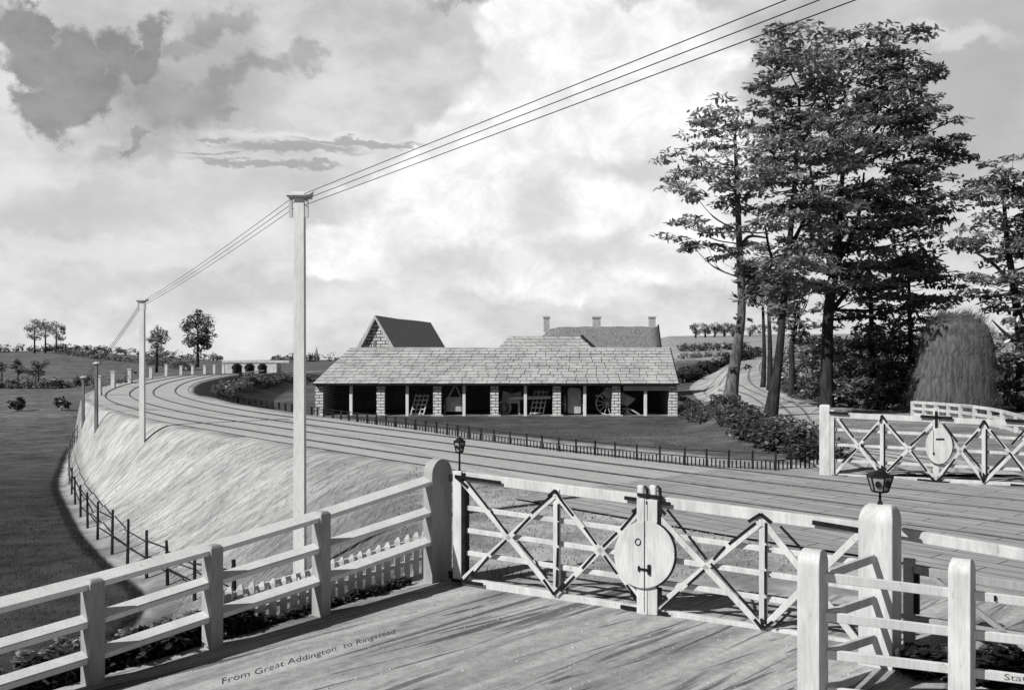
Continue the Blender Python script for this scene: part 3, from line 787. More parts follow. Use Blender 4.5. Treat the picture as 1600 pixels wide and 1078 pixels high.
for u0 in (1011, 1031):
    mb = MB(); mb.tube([gp(u0,758,.07), gp(u0+4,762,.075), gp(u0+5,772,.08), gp(u0+4,786,.09)], [.014,.02,.018,.014], 7); mb.build('hook', M['iron'], g1)
for u0 in (1003, 1022):
    mb = MB(); mb.bar(gp(u0,757,.03), gp(u0,785,.03), .085, .05, GP.n3); mb.build('board_head', M['white'], g1, bevel=.02)
for v0, v1 in ((795,818),(916,940)):
    mb = MB(); mb.bar(gp(1034.5,v0,.06), gp(1034.5,v1,.06), .034, .03, GP.n3); mb.build('strap', M['iron'], g1)
mb = MB(); mb.bar(gp(726.5,738,-.0), gp(726.5,907,0), .065, .11, GP.n3); mb.build('heel_shade', M['iron'], g1)  # black strip painting the shaded side of the heel stile
for v in (746, 897):
    mb = MB(); mb.bar(gp(703,v,0), gp(712,v,0), .09, .07, GP.n3); mb.build('hinge', M['iron'], g1)
# the second leaf, going on to the right beyond the post
g2 = thing('crossing_gate', (3.9, 9.95, 0), 'white crossing gate leaf running out of view behind the right hand fence', 'gate', 'level crossing gates')
def T2(u): return 833 + (u - 1408) * (866 - 833) / (1600 - 1408)
sp2 = [('top_rail', 'white', (1386, T2(1386)), (1780, T2(1780)), .115, .075, 0)]
gate_parts(g2, GP, None, None, sp2)
g2s = Plane((GA[0]-.0, GA[1]-.12), (GB[0]-.0, GB[1]-.12))
for nm, a, b, w in (('stile', (1421,872), (1421,1066), .11), ('rail', (1424,889), (1780,944), .085), ('rail', (1424,967), (1780,1022), .07), ('bottom_rail', (1424,1022), (1780,1078), .09), ('brace', (1455,900), (1640,1040), .05)):
    mb = MB(); mb.bar(g2s.pt(*a), g2s.pt(*b), w, .06, g2s.n3); mb.build(nm, M['post_face'], g2, bevel=.006)  # these bars have their shade painted in with the darker white
mb = MB(); mb.bar(g2s.pt(1432.5,895), g2s.pt(1432.5,958), .05, .07, g2s.n3); mb.build('heel_shade', M['iron'], g2)  # dark strip painting the shaded side of this stile
# ------------------------------------------------------------------ right gate post and return fence
rp = P(1375, 1040, 9.55)
RP = Plane((rp.x, rp.y), (rp.x + .80, rp.y - .60 + .05))
post_r = round_post('gate_post', 'tall round headed gate post carrying the larger lantern', rp, RP, .32, .36, -.3, P(1375, 786, 9.6).z, .06, .17)
pa = P(1270, 1100, 8.2); pb = P(1503, 1100, 8.3)
RF = Plane((pa.x, pa.y), (pb.x, pb.y))
ra = round_post('gate_post', 'shorter white post left of the lantern post at the fence corner', pa, RP, .185, .25, -.3, P(1270, 857, 8.2).z, .02, .12)
rb = round_post('gate_post', 'white fence post at far right with three rails on each side', pb, RP, .175, .25, -.3, P(1503, 872, 8.3).z, .02, .12)
rfence = thing('post_and_rail_fence', (pa.x, pa.y, 0), 'white board fence of four rails in the near right corner', 'fence')
for a, b in (((1288,901),(1487,926)),((1288,962),(1487,986)),((1290,1021),(1487,1044)),((1290,1079),(1487,1102))):
    mb = MB(); mb.bar(RF.pt(*a), RF.pt(*b), .078, .045, RF.n3); mb.build('rail', M['white_bright'], rfence, bevel=.005)
txt_rail = None
for i, (a, b) in enumerate((((1517,929),(1760,960)),((1517,990),(1760,1018)),((1517,1050),(1760,1080)))):
    mb = MB(); mb.bar(RF.pt(*a), RF.pt(*b), .078, .045, RF.n3); o = mb.build('rail', M['white_bright'], rfence, bevel=.005)
    if i == 2: txt_rail = o
SF = Plane((pa.x, pa.y), (rp.x, rp.y))
for a, b in (((1293,897),(1364,872)),((1293,960),(1364,936)),((1293,1020),(1364,997)),((1293,1075),(1364,1051))):
    mb = MB(); mb.bar(SF.pt(*a), SF.pt(*b), .078, .045, SF.n3); mb.build('rail', M['white'], rfence, bevel=.005)
for pl, u, v in ((RF, 1552, 933), (RP, 1377, 873)):
    mb = MB(); c = pl.pt(u, v) + TOV(pl) * (.025 if pl is RF else .085); mb.bar(c - Vector((0,0,.022)), c + Vector((0,0,.022)), .018, .02, pl.n3); mb.build('bolt_head', M['iron'], rfence if pl is RF else post_r)

# ------------------------------------------------------------------ lettering
def letters(text, to_world, parent, name='lettering', mat='ink', thin=0.0):
    cu = bpy.data.curves.new(name, 'FONT'); cu.body = text; cu.size = 1; cu.resolution_u = 3; cu.offset = thin
    tmp = link(bpy.data.objects.new(name, cu)); bpy.context.view_layer.update()
    dg = bpy.context.evaluated_depsgraph_get()
    me = bpy.data.meshes.new_from_object(tmp.evaluated_get(dg)); bpy.data.objects.remove(tmp)
    wd = max(v.co.x for v in me.vertices); o0 = origin_of(parent) if parent is not None else Vector((0,0,0))
    for v in me.vertices: v.co = to_world(v.co.x / wd, v.co.y) - o0
    me.materials.clear(); me.materials.append(M[mat])
    o = link(bpy.data.objects.new(name, me))
    if parent is not None: o.parent = parent
    return o
A0, A1 = ground(345, 1073), ground(617, 992)
def on_road(x, y):
    c = A0.lerp(A1, x); r = Vector((c.x, c.y, 0)).normalized()
    c = c + r * (y * .25 + .012 * math.sin(x * 23)) + Vector((0,0,.0)); c.z = hz(c.x, c.y) + .024
    return c
road_o = bpy.data.objects['road']
letters('From Great Addington  to Ringstead', on_road, road_o, thin=-.012)
def on_rail(x, y):
    c = RF.pt(1565 + 36 * x, 1059.5 + 3.5 * x) + TOV(RF) * .0265
    return c + Vector((0, 0, y * .075))
letters('Stat', on_rail, txt_rail, thin=-.015)

# ------------------------------------------------------------------ lanterns
def lantern(label, c, w, h, stem, name='gate_lantern'):
    """c: foot of the stem"""
    t = thing(name, c, label, 'lantern', 'lanterns on the crossing gate')
    c = Vector(c); mb = MB(); mb.tube([c, c + Vector((0,0,stem))], [.014, .012], 8); mb.tube([c, c + Vector((0,0,.03))], [.03,.02], 8); mb.build('stem', M['iron'], t)
    z0 = c.z + stem; n = 6
    def rg(r, z, k): a = 2*math.pi*(k+.5)/n; return Vector((c.x + r*math.cos(a), c.y + r*math.sin(a), z))
    r0, r1 = w*.33, w*.52
    gl = MB()
    for k in range(n): gl.add([rg(r0*.97,z0,k), rg(r0*.97,z0,k+1), rg(r1*.97,z0+h*.66,k+1), rg(r1*.97,z0+h*.66,k)], [(0,1,2,3)])
    gl.build('pane', M['glass'], t)
    fr = MB()
    for k in range(n):
        fr.tube([rg(r0,z0,k), rg(r1,z0+h*.66,k)], .008, 5)
        fr.tube([rg(r0,z0,k), rg(r0,z0,k+1)], .008, 5); fr.tube([rg(r1,z0+h*.66,k), rg(r1,z0+h*.66,k+1)], .009, 5)
    fr.prism([rg(r0,z0-.012,k) for k in range(n)], (0,0,.012)); fr.build('frame', M['iron'], t)
    ld = MB(); vs = [rg(r1*1.06,z0+h*.67,k) for k in range(n)] + [rg(r1*.3,z0+h*.9,k) for k in range(n)]
    ld.add(vs, [(k,(k+1)%n,n+(k+1)%n,n+k) for k in range(n)] + [tuple(range(n-1,-1,-1)), tuple(range(n,2*n))])
    ld.tube([(c.x,c.y,z0+h*.88),(c.x,c.y,z0+h*1.0)], [w*.12,w*.06], 8); ld.build('cap', M['iron'], t)
    for k in (3, 4):
        a = 2*math.pi*(k+1)/n; rm = (r0+r1)/2*.9
        o = Vector((math.cos(a), math.sin(a), 0)); m_ = Vector((c.x,c.y,z0+h*.33)) + o*rm
        s_ = o.cross(Vector((0,0,1)))
        poly = [m_ + s_*math.cos(b)*w*.12 + Vector((0,0,1))*math.sin(b)*w*.14 + o*(math.sin(b)*w*.03) for b in [2*math.pi*q/14 for q in range(14)]]
        MB().prism(poly, o*.012).build('lens', M['lens'], t)
    return t
hp = GP.pt(718, 737)
lantern('small iron lantern on a stem above the gate hinge', tuple(hp), .155, .20, .26)
rt = P(1375, 786, 9.55)
lantern('larger dark lantern on the round head of the right gate post', (rt.x, rt.y, rt.z - .01), .235, .22, .13)

# ------------------------------------------------------------------ far gate
far_a, far_b = ground(1302, 745), ground(1600, 759)
G3 = Plane((far_a.x, far_a.y), (far_b.x, far_b.y))
g3 = thing('crossing_gate', far_a, 'white crossing gate on the far side of the rails with small oval target', 'gate', 'level crossing gates')
def T3(u): return 648 + (u - 1300) * (662 - 648) / 300
def B3(u): return 742 + (u - 1300) * (757 - 742) / 300
def m3(u, f): return T3(u) + (B3(u) - T3(u)) * f
UE3 = 1645
s3 = [('heel_stile','white',(1300,640),(1300,745),.10,.1,0),('top_rail','white',(1303,T3(1303)),(UE3,T3(UE3)),.125,.08,0),('bottom_rail','white',(1303,B3(1303)),(UE3,B3(UE3)),.085,.08,0),('end_stile','white',(UE3,T3(UE3)-4),(UE3,B3(UE3)+4),.1,.1,0)]
for f in (.245,.495,.755): s3.append(('rail','white',(1303,m3(1303,f)),(UE3,m3(UE3,f)),.068,.04,-.01))
for u in (1378,1537): s3.append(('upright','white',(u,T3(u)),(u,B3(u)),.085,.05,.03))
for a, ea, b, eb in ((1308,1,1378,0),(1305,0,1376,1),(1380,1,1460,0),(1380,0,1458,1),(1466,1,1537,0),(1464,0,1535,1),(1539,1,1620,0),(1539,0,1622,1)):
    s3.append(('brace','white',(a, B3(a)-3 if ea == 0 else T3(a)+5),(b, B3(b)-3 if eb == 0 else T3(b)+5),.07,.03,.055))
s3.append(('target_board','white',(1462.5,637),(1462.5,750),.13,.06,.04))
gate_parts(g3, G3, None, None, s3)
def gp3(u, v, off): return G3.pt(u, v) + TOV(G3) * off
disc = [gp3(1467 + 21*math.cos(a), 696 + 28*math.sin(a), .10) for a in [2*math.pi*k/40 for k in range(40)]]
td3 = MB().prism(disc, TOV(G3) * .035).build('target_disc', M['white'], g3, bevel=.006)
sub('bolt', 'iron', lambda m_: (m_.bar(gp3(1462,685,.145), gp3(1475,685,.145), .03, .015, G3.n3), m_.bar(gp3(1458,706,.145), gp3(1459,709,.145), .04, .015, G3.n3)), td3)
sub('seam', 'iron', lambda m_: m_.bar(gp3(1458,672,.14), gp3(1458,706,.14), .008, .006, G3.n3), td3)
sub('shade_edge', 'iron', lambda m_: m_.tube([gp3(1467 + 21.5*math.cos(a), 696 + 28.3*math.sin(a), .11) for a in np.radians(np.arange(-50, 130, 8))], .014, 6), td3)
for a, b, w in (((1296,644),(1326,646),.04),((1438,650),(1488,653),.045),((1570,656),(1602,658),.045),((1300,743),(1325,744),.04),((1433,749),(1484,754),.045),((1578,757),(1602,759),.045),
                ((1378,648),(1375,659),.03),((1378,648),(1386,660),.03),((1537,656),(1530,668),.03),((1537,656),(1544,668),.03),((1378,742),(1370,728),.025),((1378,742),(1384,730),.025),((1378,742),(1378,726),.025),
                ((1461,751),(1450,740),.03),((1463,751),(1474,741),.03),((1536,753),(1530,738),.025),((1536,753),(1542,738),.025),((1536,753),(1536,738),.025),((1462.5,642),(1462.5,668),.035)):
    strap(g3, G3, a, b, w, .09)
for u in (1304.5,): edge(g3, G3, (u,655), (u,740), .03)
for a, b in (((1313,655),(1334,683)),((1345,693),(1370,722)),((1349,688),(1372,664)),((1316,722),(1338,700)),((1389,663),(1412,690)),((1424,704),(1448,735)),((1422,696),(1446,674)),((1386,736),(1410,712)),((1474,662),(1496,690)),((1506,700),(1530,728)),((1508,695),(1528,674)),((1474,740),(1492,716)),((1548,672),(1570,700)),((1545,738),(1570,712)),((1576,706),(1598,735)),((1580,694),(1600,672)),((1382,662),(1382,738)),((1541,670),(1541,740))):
    edge(g3, G3, a, b, .04)  # painted shade lines beside the far gate's braces
rc = ground(1289, 744)
round_post('gate_post', 'white gate post at the end of the low black palings', rc, G3, .24, .22, rc.z - .2, P(1289, 632, rc.y).z, .05, .05)

# ------------------------------------------------------------------ low black palings beside the rails
pal = thing('paling_fence', ground(872, 706), 'low black paling fence between the rails and the cart shed lawn', 'fence')
base_px = [(336,621),(360,626.5),(390,632),(430,638.5),(478,647),(530,655),(592,664),(640,671.5),(700,681),(760,690.5),(820,699),(872,706.5),(940,714),(1000,721),(1075,729),(1140,733.5),(1212,737.5),(1240,735),(1262,731),(1280,727)]
def vb_(u): return float(np.interp(u, [a for a, b in base_px], [b for a, b in base_px]))
# posts get wider apart in the picture as the fence nears
us = [340,348,356,364,372,381,390,399,408,417,426,436,446,456,466,477,487,496,506,520,533,545,558,574,588,603,618,634,649,665,682,699,715,733,752,772,797,823,847,873,900,930,961,995,1031,1070,1104,1139,1176,1212,1236,1258,1277]
def bpost(u): g = ground(u, vb_(u)); return g
tops = []
for u in us:
    g = bpost(u); hpx = np.interp(u, [340,480,700,872,1070,1280], [7,13,20,23,29,34]); h = hpx * g.y / F
    tops.append((g, h)); mb = MB(); w = max(.045, .05 * g.y / 28)
    mb.box(g.x - w/2, g.x + w/2, g.y - w/2, g.y + w/2, g.z - .05, g.z + h); mb.build('post', M['dark_wood'], pal)
for fr in (.9, .55):
    mb = MB()
    for (g, h), (g2_, h2) in zip(tops[:-1], tops[1:]):
        mb.bar(g + Vector((0,0,h*fr)), g2_ + Vector((0,0,h2*fr)), .016 + .0005*g.y, .02)
    mb.build('rail', M['dark_wood'], pal)
pick = []
u = 560.0
while u < 1276:
    pick.append(u); u += np.interp(u, [560,700,872,1070,1280], [4.2,4.7,5.2,6.2,7.0])
near_p = pick[-100:]; rest = pick[:-100]
def paling(mb, u):
    g = ground(u, vb_(u)); h = np.interp(u, [560,700,872,1070,1280], [8,11,12.5,15,17]) * g.y / F * random.uniform(.85, 1.12)
    mb.box(g.x - .016, g.x + .016, g.y - .012, g.y + .012, g.z - .05, g.z + h)
for u in near_p: mb = MB(); paling(mb, u); mb.build('paling', M['dark_wood'], pal)
mb = MB()
for u in rest: paling(mb, u)
o = mb.build('paling', M['dark_wood'], pal); tag(o, kind='stuff')

# ------------------------------------------------------------------ wire and stake fence at the foot of the bank
st_f = thing('stake_fence', ground(175, 866), 'thin dark stake and rail fence along the foot of the bank', 'fence')
stk = [(367,874,976),(304,870,938),(262,844,914),(229,828,903),(199,811,882),(175,796,866),(152.5,783,843),(137,769,825),(126,757,808),(117.5,744,788),(112,730,772),(108.5,716,757),(107,705,742),(107.5,694,729),(109.5,685,717),(112.5,677,706),(116,670,697),(120,664,690)]
tp = []
for u, vt, vb in stk:
    g = ground(u, vb); h = (vb - vt) * g.y / F; h = min(h, 1.35); w = .055 if g.y < 60 else .08
    mb = MB(); mb.tube([g + Vector((0,0,-.1)), g + Vector((random.uniform(-.03,.03),0,h))], [w*.8, w*.6], 6); mb.build('stake', M['dark_wood' if vb > 770 else 'grey_wood'], st_f); tp.append((g, h))
for fr in (.82, .42):
    mb = MB()
    for (a, ha), (b, hb_) in zip(tp[:-1], tp[1:]):
        if random.random() < .15: continue
        mb.tube([a + Vector((0,0,ha*fr)), b + Vector((0,0,hb_*(fr + random.uniform(-.1,.06))))], .02, 5)
    mb.build('rail', M['dark_wood'], st_f)

# ------------------------------------------------------------------ white posts round the curve
names = ['nearest white post on the outside of the track curve, beside the small pole', 'second nearest white post on the outside of the curve', 'third nearest white post on the curve', 'fourth nearest white post on the curve, right of the second tall pole',
         'fifth nearest white post on the curve, under the smaller hill tree', 'sixth nearest white post on the curve', 'fifth white post from the bridge on the curve', 'fourth white post from the bridge on the curve', 'third white post from the bridge on the curve', 'second white post from the bridge on the curve', 'white post touching the near end of the bridge']
wp_ = [(155,591,621),(177,582,607),(203,579,601),(236,575,592),(260,570,588),(283,570,584.5),(301,569,583),(320,568,582.5),(335,567,581.5),(349,566,581)]
names = names[:6] + names[7:]
proto = None
for (u, vt, vb), lab in zip(wp_, names):
    d = float(np.interp(vb, [581, 583, 588, 592, 601, 607, 621], [117, 108, 97, 90, 79, 71, 60])); X = (u - CX) / F * d; z = hz(X, d)
    h = (vb - vt) * d / F
    if proto is None:
        proto = thing('marker_post', (X, d, z), lab, 'post', 'white posts along the outside of the curve'); mb = MB()
        mb.box(X-.13, X+.13, d-.13, d+.13, z-.4, z+h); mb.build('shaft', M['white'], proto)
        mb = MB(); mb.box(X-.17, X+.17, d-.17, d+.17, z+h+.002, z+h+.08); mb.build('cap', M['white'], proto); h0 = h
    else:
        r = proto.copy(); link(r); r.location = (X, d, z); r['label'] = lab
        for ch in proto.children:
            c = ch.copy(); link(c); c.parent = r
        r.scale = (1.0, 1.0, h / h0)

# ------------------------------------------------------------------ telegraph poles and wires
poles = [dict(u=468.5, top=301, base=905, d=16.2, w=.185, lab='tallest white telegraph pole, behind the roadside fence'),
         dict(u=222.5, top=467, base=693, d=None, w=.19, lab='second telegraph pole, standing halfway up the pale bank'),
         dict(u=150.5, top=566, base=672, d=None, w=.14, lab='third telegraph pole, at the foot of the bank by the curve'),
         dict(u=130, top=588, base=664, d=None, w=.13, lab='shortest and farthest telegraph pole, by the meadow fence')]
tops_w = []
for i, q in enumerate(poles):
    if q['d'] is None: g = ground(q['u'], q['base'])
    else: g = P(q['u'], q['base'], q['d'])
    X, d = g.x, g.y; z = hz(X, d); zt = P(q['u'], q['top'], d).z
    t = thing('telegraph_pole', (X, d, z), q['lab'], 'telegraph pole', 'telegraph poles beside the line')
    w = q['w'] / 2
    mb = MB(); k = .86
    mb.add([(X-w,d-w,z-.2),(X+w,d-w,z-.2),(X+w,d+w,z-.2),(X-w,d+w,z-.2),(X-w*k,d-w*k,zt-.10),(X+w*k,d-w*k,zt-.10),(X+w*k,d+w*k,zt-.10),(X-w*k,d+w*k,zt-.10)], [(0,3,2,1),(4,5,6,7),(0,1,5,4),(1,2,6,5),(2,3,7,6),(3,0,4,7)])
    mb.build('shaft', M['white_bright' if i < 2 else 'grey_wood'], t)
    mb = MB(); cw, cd = (.175, .14) if i < 2 else (.12, .1); z1 = zt - .095
    mb.prism([(X-cw,d-cd,z1),(X-cw-.02,d-cd-.02,z1+.03),(X-cw+.06,d,zt+.02),(X-cw-.02,d+cd+.02,z1+.03),(X-cw,d+cd,z1)], (2*cw,0,0)); mb.build('roof_cap', M['white'], t)
    if i < 2:
        for sx in (-1, 1):
            mb = MB(); xx = X + sx*(cw-.045); mb.box(xx-.025, xx+.025, d-.1, d-.05, zt-.42, zt-.098); mb.build('hanging_arm', M['white_old'], t)
    tops_w.append(Vector((X, d, zt)))
p1, p2, p3, p4 = tops_w
lead = Vector((3.16, 5.0, p1.z)); lead = p1 + (lead - p1) * 2.2
for k, (dz, dx, lab) in enumerate(((-.04, .04, 'uppermost of the three telegraph wires'), (-.13, .05, 'middle one of the three telegraph wires'), (-.22, .06, 'lowest of the three telegraph wires'))):
    mb = MB()
    def span(a, b, sag, r0, r1):
        pts = []
        for i in range(25):
            t_ = i / 24; c = a.lerp(b, t_); c = c + Vector((0, 0, -4*sag*t_*(1-t_))); pts.append(c)
        mb.tube(pts, list(np.linspace(r0, r1, 25)), 5)
    o_ = Vector((dx, -.02, dz)); oo = Vector((.0, 0, dz))
    span(lead + oo*1.0, p1 + o_, .0, .0032, .0055); span(p1 + o_ - Vector((.12,0,.02)), p2 + oo + Vector((.1,0,.0)), .07, .005, .007)
    span(p2 + oo, p3 + oo*1.2, .1, .008, .010); span(p3 + oo*1.2, p4 + oo*1.2, .02, .012, .012)
    mb.build('telegraph_wire', M['iron'], None, origin=p1)
    tag(bpy.data.objects[[o.name for o in COL.objects if o.name.startswith('telegraph_wire')][-1]], lab, 'wire', 'telegraph wires')

# ------------------------------------------------------------------ cart shed
SY = 66.0; k_ = SY / F
def sx(u): return (u - CX) * k_
GZ = EYE - 111 * k_; EZ = EYE - 60.5 * k_; RY = SY + 3.3; RZ = EYE - 6.0 * RY / F
xl, xr = sx(492), sx(1057)
shed = thing('cart_shed', (sx(775), SY + 2, GZ), 'long low open fronted cart shed with a stone slab roof and seven stone piers', 'shed')
BYK = SY + 6.6
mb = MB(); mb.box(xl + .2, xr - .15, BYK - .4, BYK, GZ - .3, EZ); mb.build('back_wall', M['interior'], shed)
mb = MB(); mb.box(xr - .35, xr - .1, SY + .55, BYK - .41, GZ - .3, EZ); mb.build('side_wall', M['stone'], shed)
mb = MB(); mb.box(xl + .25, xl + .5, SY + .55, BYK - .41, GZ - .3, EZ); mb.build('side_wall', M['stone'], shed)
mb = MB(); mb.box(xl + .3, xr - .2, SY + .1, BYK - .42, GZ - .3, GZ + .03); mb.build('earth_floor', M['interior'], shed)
for u in (498.5, 594.5, 683, 772.5, 870, 963, 1052):
    c = sx(u); mb = MB(); wd = .27
    mb.box(c - wd, c + wd, SY, SY + .52, GZ - .3, EZ - .13)
    mb.build('pier', M['stone'], shed)
    mb = MB(); mb.box(c - wd - .12, c + wd + .16, SY - .14, SY - .003, GZ - .3, GZ + .09); mb.build('plinth_stone', M['plaster'], shed)
for u in (548, 636, 725, 821, 914, 1009):
    c = sx(u); mb = MB(); mb.box(c - .10, c + .10, SY + .08, SY + .28, GZ - .1, EZ - .13); mb.build('post', M['white_bright'], shed, bevel=.015)
mb = MB(); mb.box(xl + .05, xr - .05, SY + .03, SY + .33, EZ - .125, EZ + .03); mb.build('wall_plate', M['grey_wood'], shed)
mb = MB(); 
for z0 in (EZ - .30, EZ - .46): mb.box(sx(974), xr - .45, SY - .02 , SY + .02, z0, z0 + .145)
mb.build('weatherboard', M['plaster'], shed)
# roof: slabs laid in courses, hipped at the left end, gabled at the right
e0, e1 = SY - .32, BYK + .32
A_ = [(xl - .1, e0, EZ), (xr + .1, e0, EZ), (xr + .1, RY, RZ), (sx(537) + (RY - SY) * -.05, RY, RZ)]
B_ = [(xr + .1, e1, EZ), (xl - .1, e1, EZ), A_[3], A_[2]]
mb = MB()
rows = 12
def lerp3(a, b, t): return Vector(a).lerp(Vector(b), t)
for i in range(rows):   # each course a thin tilted slab lapping the one below
    t0, t1 = i / rows, (i + 1.12) / rows
    l0, r0 = lerp3(A_[0], A_[3], t0), lerp3(A_[1], A_[2], t0); l1, r1 = lerp3(A_[0], A_[3], min(1, t1)), lerp3(A_[1], A_[2], min(1, t1))
    up = Vector((0, -.055, .045)) ; th = Vector((0, -.03, .028))
    x_ = l0.x
    rnd = random.Random(i); wsum = []
    while x_ < r0.x - .05:
        w = rnd.uniform(.5, .95); x2 = min(r0.x, x_ + w)
        if r0.x - x2 < .3: x2 = r0.x
        fa, fb = (x_ - l0.x) / (r0.x - l0.x), (x2 - l0.x) / (r0.x - l0.x)
        g_ = .02 / (r0.x - l0.x)
        dz = Vector((0, rnd.uniform(-.008,.008), rnd.uniform(-.006, .012)))
        a0, b0 = l0.lerp(r0, fa + g_) + up + dz, l0.lerp(r0, fb - g_) + up + dz
        a1, b1 = l1.lerp(r1, fa + g_) + th * .2 + dz, l1.lerp(r1, fb - g_) + th * .2 + dz
        mb.add([a0, b0, b1, a1, a0 - th, b0 - th, b1 - th, a1 - th], [(0,1,2,3),(4,7,6,5),(0,4,5,1),(1,5,6,2),(2,6,7,3),(3,7,4,0)])
        x_ = x2
slab_v = grey_mat('stone_slabs', .32, .48, .9, (1,1,3), rough=.9, bump=.25, c0=.3, c1=.7)
rf = mb.build('roof', slab_v, shed)
mb = MB(); dn = Vector((0, 0, -.05))
mb.add([Vector(p) + Vector((0,0,-.02)) for p in A_] + [Vector(p) + dn for p in A_], [(0,1,2,3),(7,6,5,4),(0,4,5,1),(1,5,6,2),(2,6,7,3),(3,7,4,0)])
mb.add(B_, [(0,1,2,3)]); mb.add([A_[0], A_[3], B_[1]], [(0,1,2)]); mb.add([(xr - .2, e0 + .4, EZ), (xr - .2, e1 - .4, EZ), (xr - .2, RY, RZ - .3)], [(0,1,2)])
mb.build('roof_boarding', M['dark_wood'], shed)
mb = MB(); mb.bar((xr + .12, e0, EZ - .02), (xr + .12, RY, RZ + .02), .05, .14, (0,0,1)); mb.build('verge_board', M['dark_wood'], shed)
mb = MB(); mb.bar((xl - .1, e0 - .03, EZ - .03), (xr + .1, e0 - .03, EZ - .03), .05, .07, (0,0,1)); mb.build('eaves_board', M['dark_wood'], shed)
mb = MB(); mb.tube([Vector(A_[3]) + Vector((0,0,.03)), Vector(A_[2]) + Vector((0,0,.03))], .07, 8); mb.build('ridge_tile', slab_v, shed)

# ------------------------------------------------------------------ things kept in the shed
def hurdle(u0, u1, v0, y, lean, label, nx=4, ny=5):
    x0, x1 = sx(u0), sx(u1); h = (650 - v0) * k_; z = GZ + .04
    t = thing('wooden_hurdle', ((x0+x1)/2, y, z), label, 'hurdle', 'hurdles leaning in the cart shed')
    sh = (x1 - x0) * .28
    def q(a, b): return Vector((x0 + (x1 - x0 - sh) * a + sh * b, y + lean * b, z + h * b))
    for i in range(nx): mb = MB(); mb.bar(q(i/(nx-1), 0), q(i/(nx-1), 1.0), .07, .05, (0,-1,0)); mb.build('upright', M['cart_light'], t)
    for j in range(ny): f = .06 + .86*j/(ny-1); mb = MB(); mb.bar(q(-.03, f), q(1.03, f), .07, .04, (0,-1,0)); mb.build('bar', M['cart_light'], t)
hurdle(640, 668, 618, SY + .55, .5, 'pale slatted hurdle leaning in the second bay of the cart shed')
hurdle(829, 857, 612, SY + 1.0, .4, 'greyer slatted hurdle leaning behind the long pale log')
def wheel(c, r, axis, par, spokes=10, mat='cart'):
    c = Vector(c); ax = Vector(axis).normalized(); a = ax.orthogonal().normalized(); b = ax.cross(a)
    mb = MB(); mb.tube([c + (a*math.cos(t) + b*math.sin(t))*r for t in [2*math.pi*k/28 for k in range(29)]], .05, 6, False)
    mb.tube([c - ax*.14, c + ax*.14], .11, 10)
    for k in range(spokes):
        t = 2*math.pi*k/spokes; mb.tube([c, c + (a*math.cos(t) + b*math.sin(t))*r], .028, 5)
    return mb.build('wheel', M[mat], par)
# tall sided cart with its shafts propped up in an A
t = thing('farm_cart', (sx(708), SY + 1.2, GZ), 'boxy farm cart with shafts raised to a point in the third bay', 'cart')
mb = MB(); x0, x1 = sx(696), sx(721); mb.box(x0, x1, SY + .7, SY + 2.3, GZ + .25, GZ + 1.25); mb.build('body', M['cart'], t, bevel=.03)
for x_ in (x0 - .1, x1 + .1): wheel((x_, SY + 1.5, GZ + .55), .52, (1,0,0), t)
for a, b in ((699, 709), (720, 711)): mb = MB(); mb.bar((sx(a), SY + .66, GZ + 1.2), (sx(b), SY + .9, GZ + 2.0), .08, .07); mb.build('shaft', M['cart_light'], t)
# old wagon and the long pale log
t = thing('farm_wagon', (sx(800), SY + 1.6, GZ), 'old raised wagon with posts in the middle bay of the cart shed', 'wagon')
mb = MB(); mb.box(sx(786), sx(813), SY + 1.0, SY + 2.6, GZ + .8, GZ + 1.0); mb.prism([(sx(784), SY + .95, GZ + .95), (sx(812), SY + .95, GZ + .95), (sx(815), SY + .95, GZ + 1.6), (sx(800), SY + .95, GZ + 1.45), (sx(786), SY + .95, GZ + 1.65)], (0, .08, 0)); mb.build('body', M['cart'], t)
for u in (787, 811): mb = MB(); mb.bar((sx(u), SY + 1.1, GZ + .03), (sx(u), SY + 1.1, GZ + .85), .14, .14, (0,-1,0)); mb.build('leg', M['cart'], t)
wheel((sx(787), SY + .85, GZ + .5), .46, (0,1,0), t); 
mb = MB(); mb.tube([(sx(797), SY + .78, GZ + 1.17), (sx(830), SY + .78, GZ + 1.2), (sx(862), SY + .8, GZ + 1.23)], [.14,.12,.1], 10)
o = mb.build('log', M['cart_light'], None, origin=(sx(830), SY + .78, GZ + 1.1)); tag(o, 'long pale log laid level across the wagon and the hurdle bay', 'log')
# box machine
t = thing('threshing_box', (sx(899), SY + 1.4, GZ), 'tall boarded box machine between spiked wheels in the fifth bay', 'farm machine')
mb = MB(); mb.box(sx(888), sx(909), SY + .7, SY + 2.2, GZ + .12, GZ + 1.75); mb.prism([(sx(888), SY + .66, GZ + 1.5), (sx(909), SY + .66, GZ + 1.5), (sx(907), SY + .66, GZ + 1.85), (sx(890), SY + .66, GZ + 1.9)], (0, .3, 0)); mb.build('body', M['cart'], t, bevel=.03)
for u in (884, 913): wheel((sx(u), SY + 1.3, GZ + .72), .68, (1,0,0), t, 12)
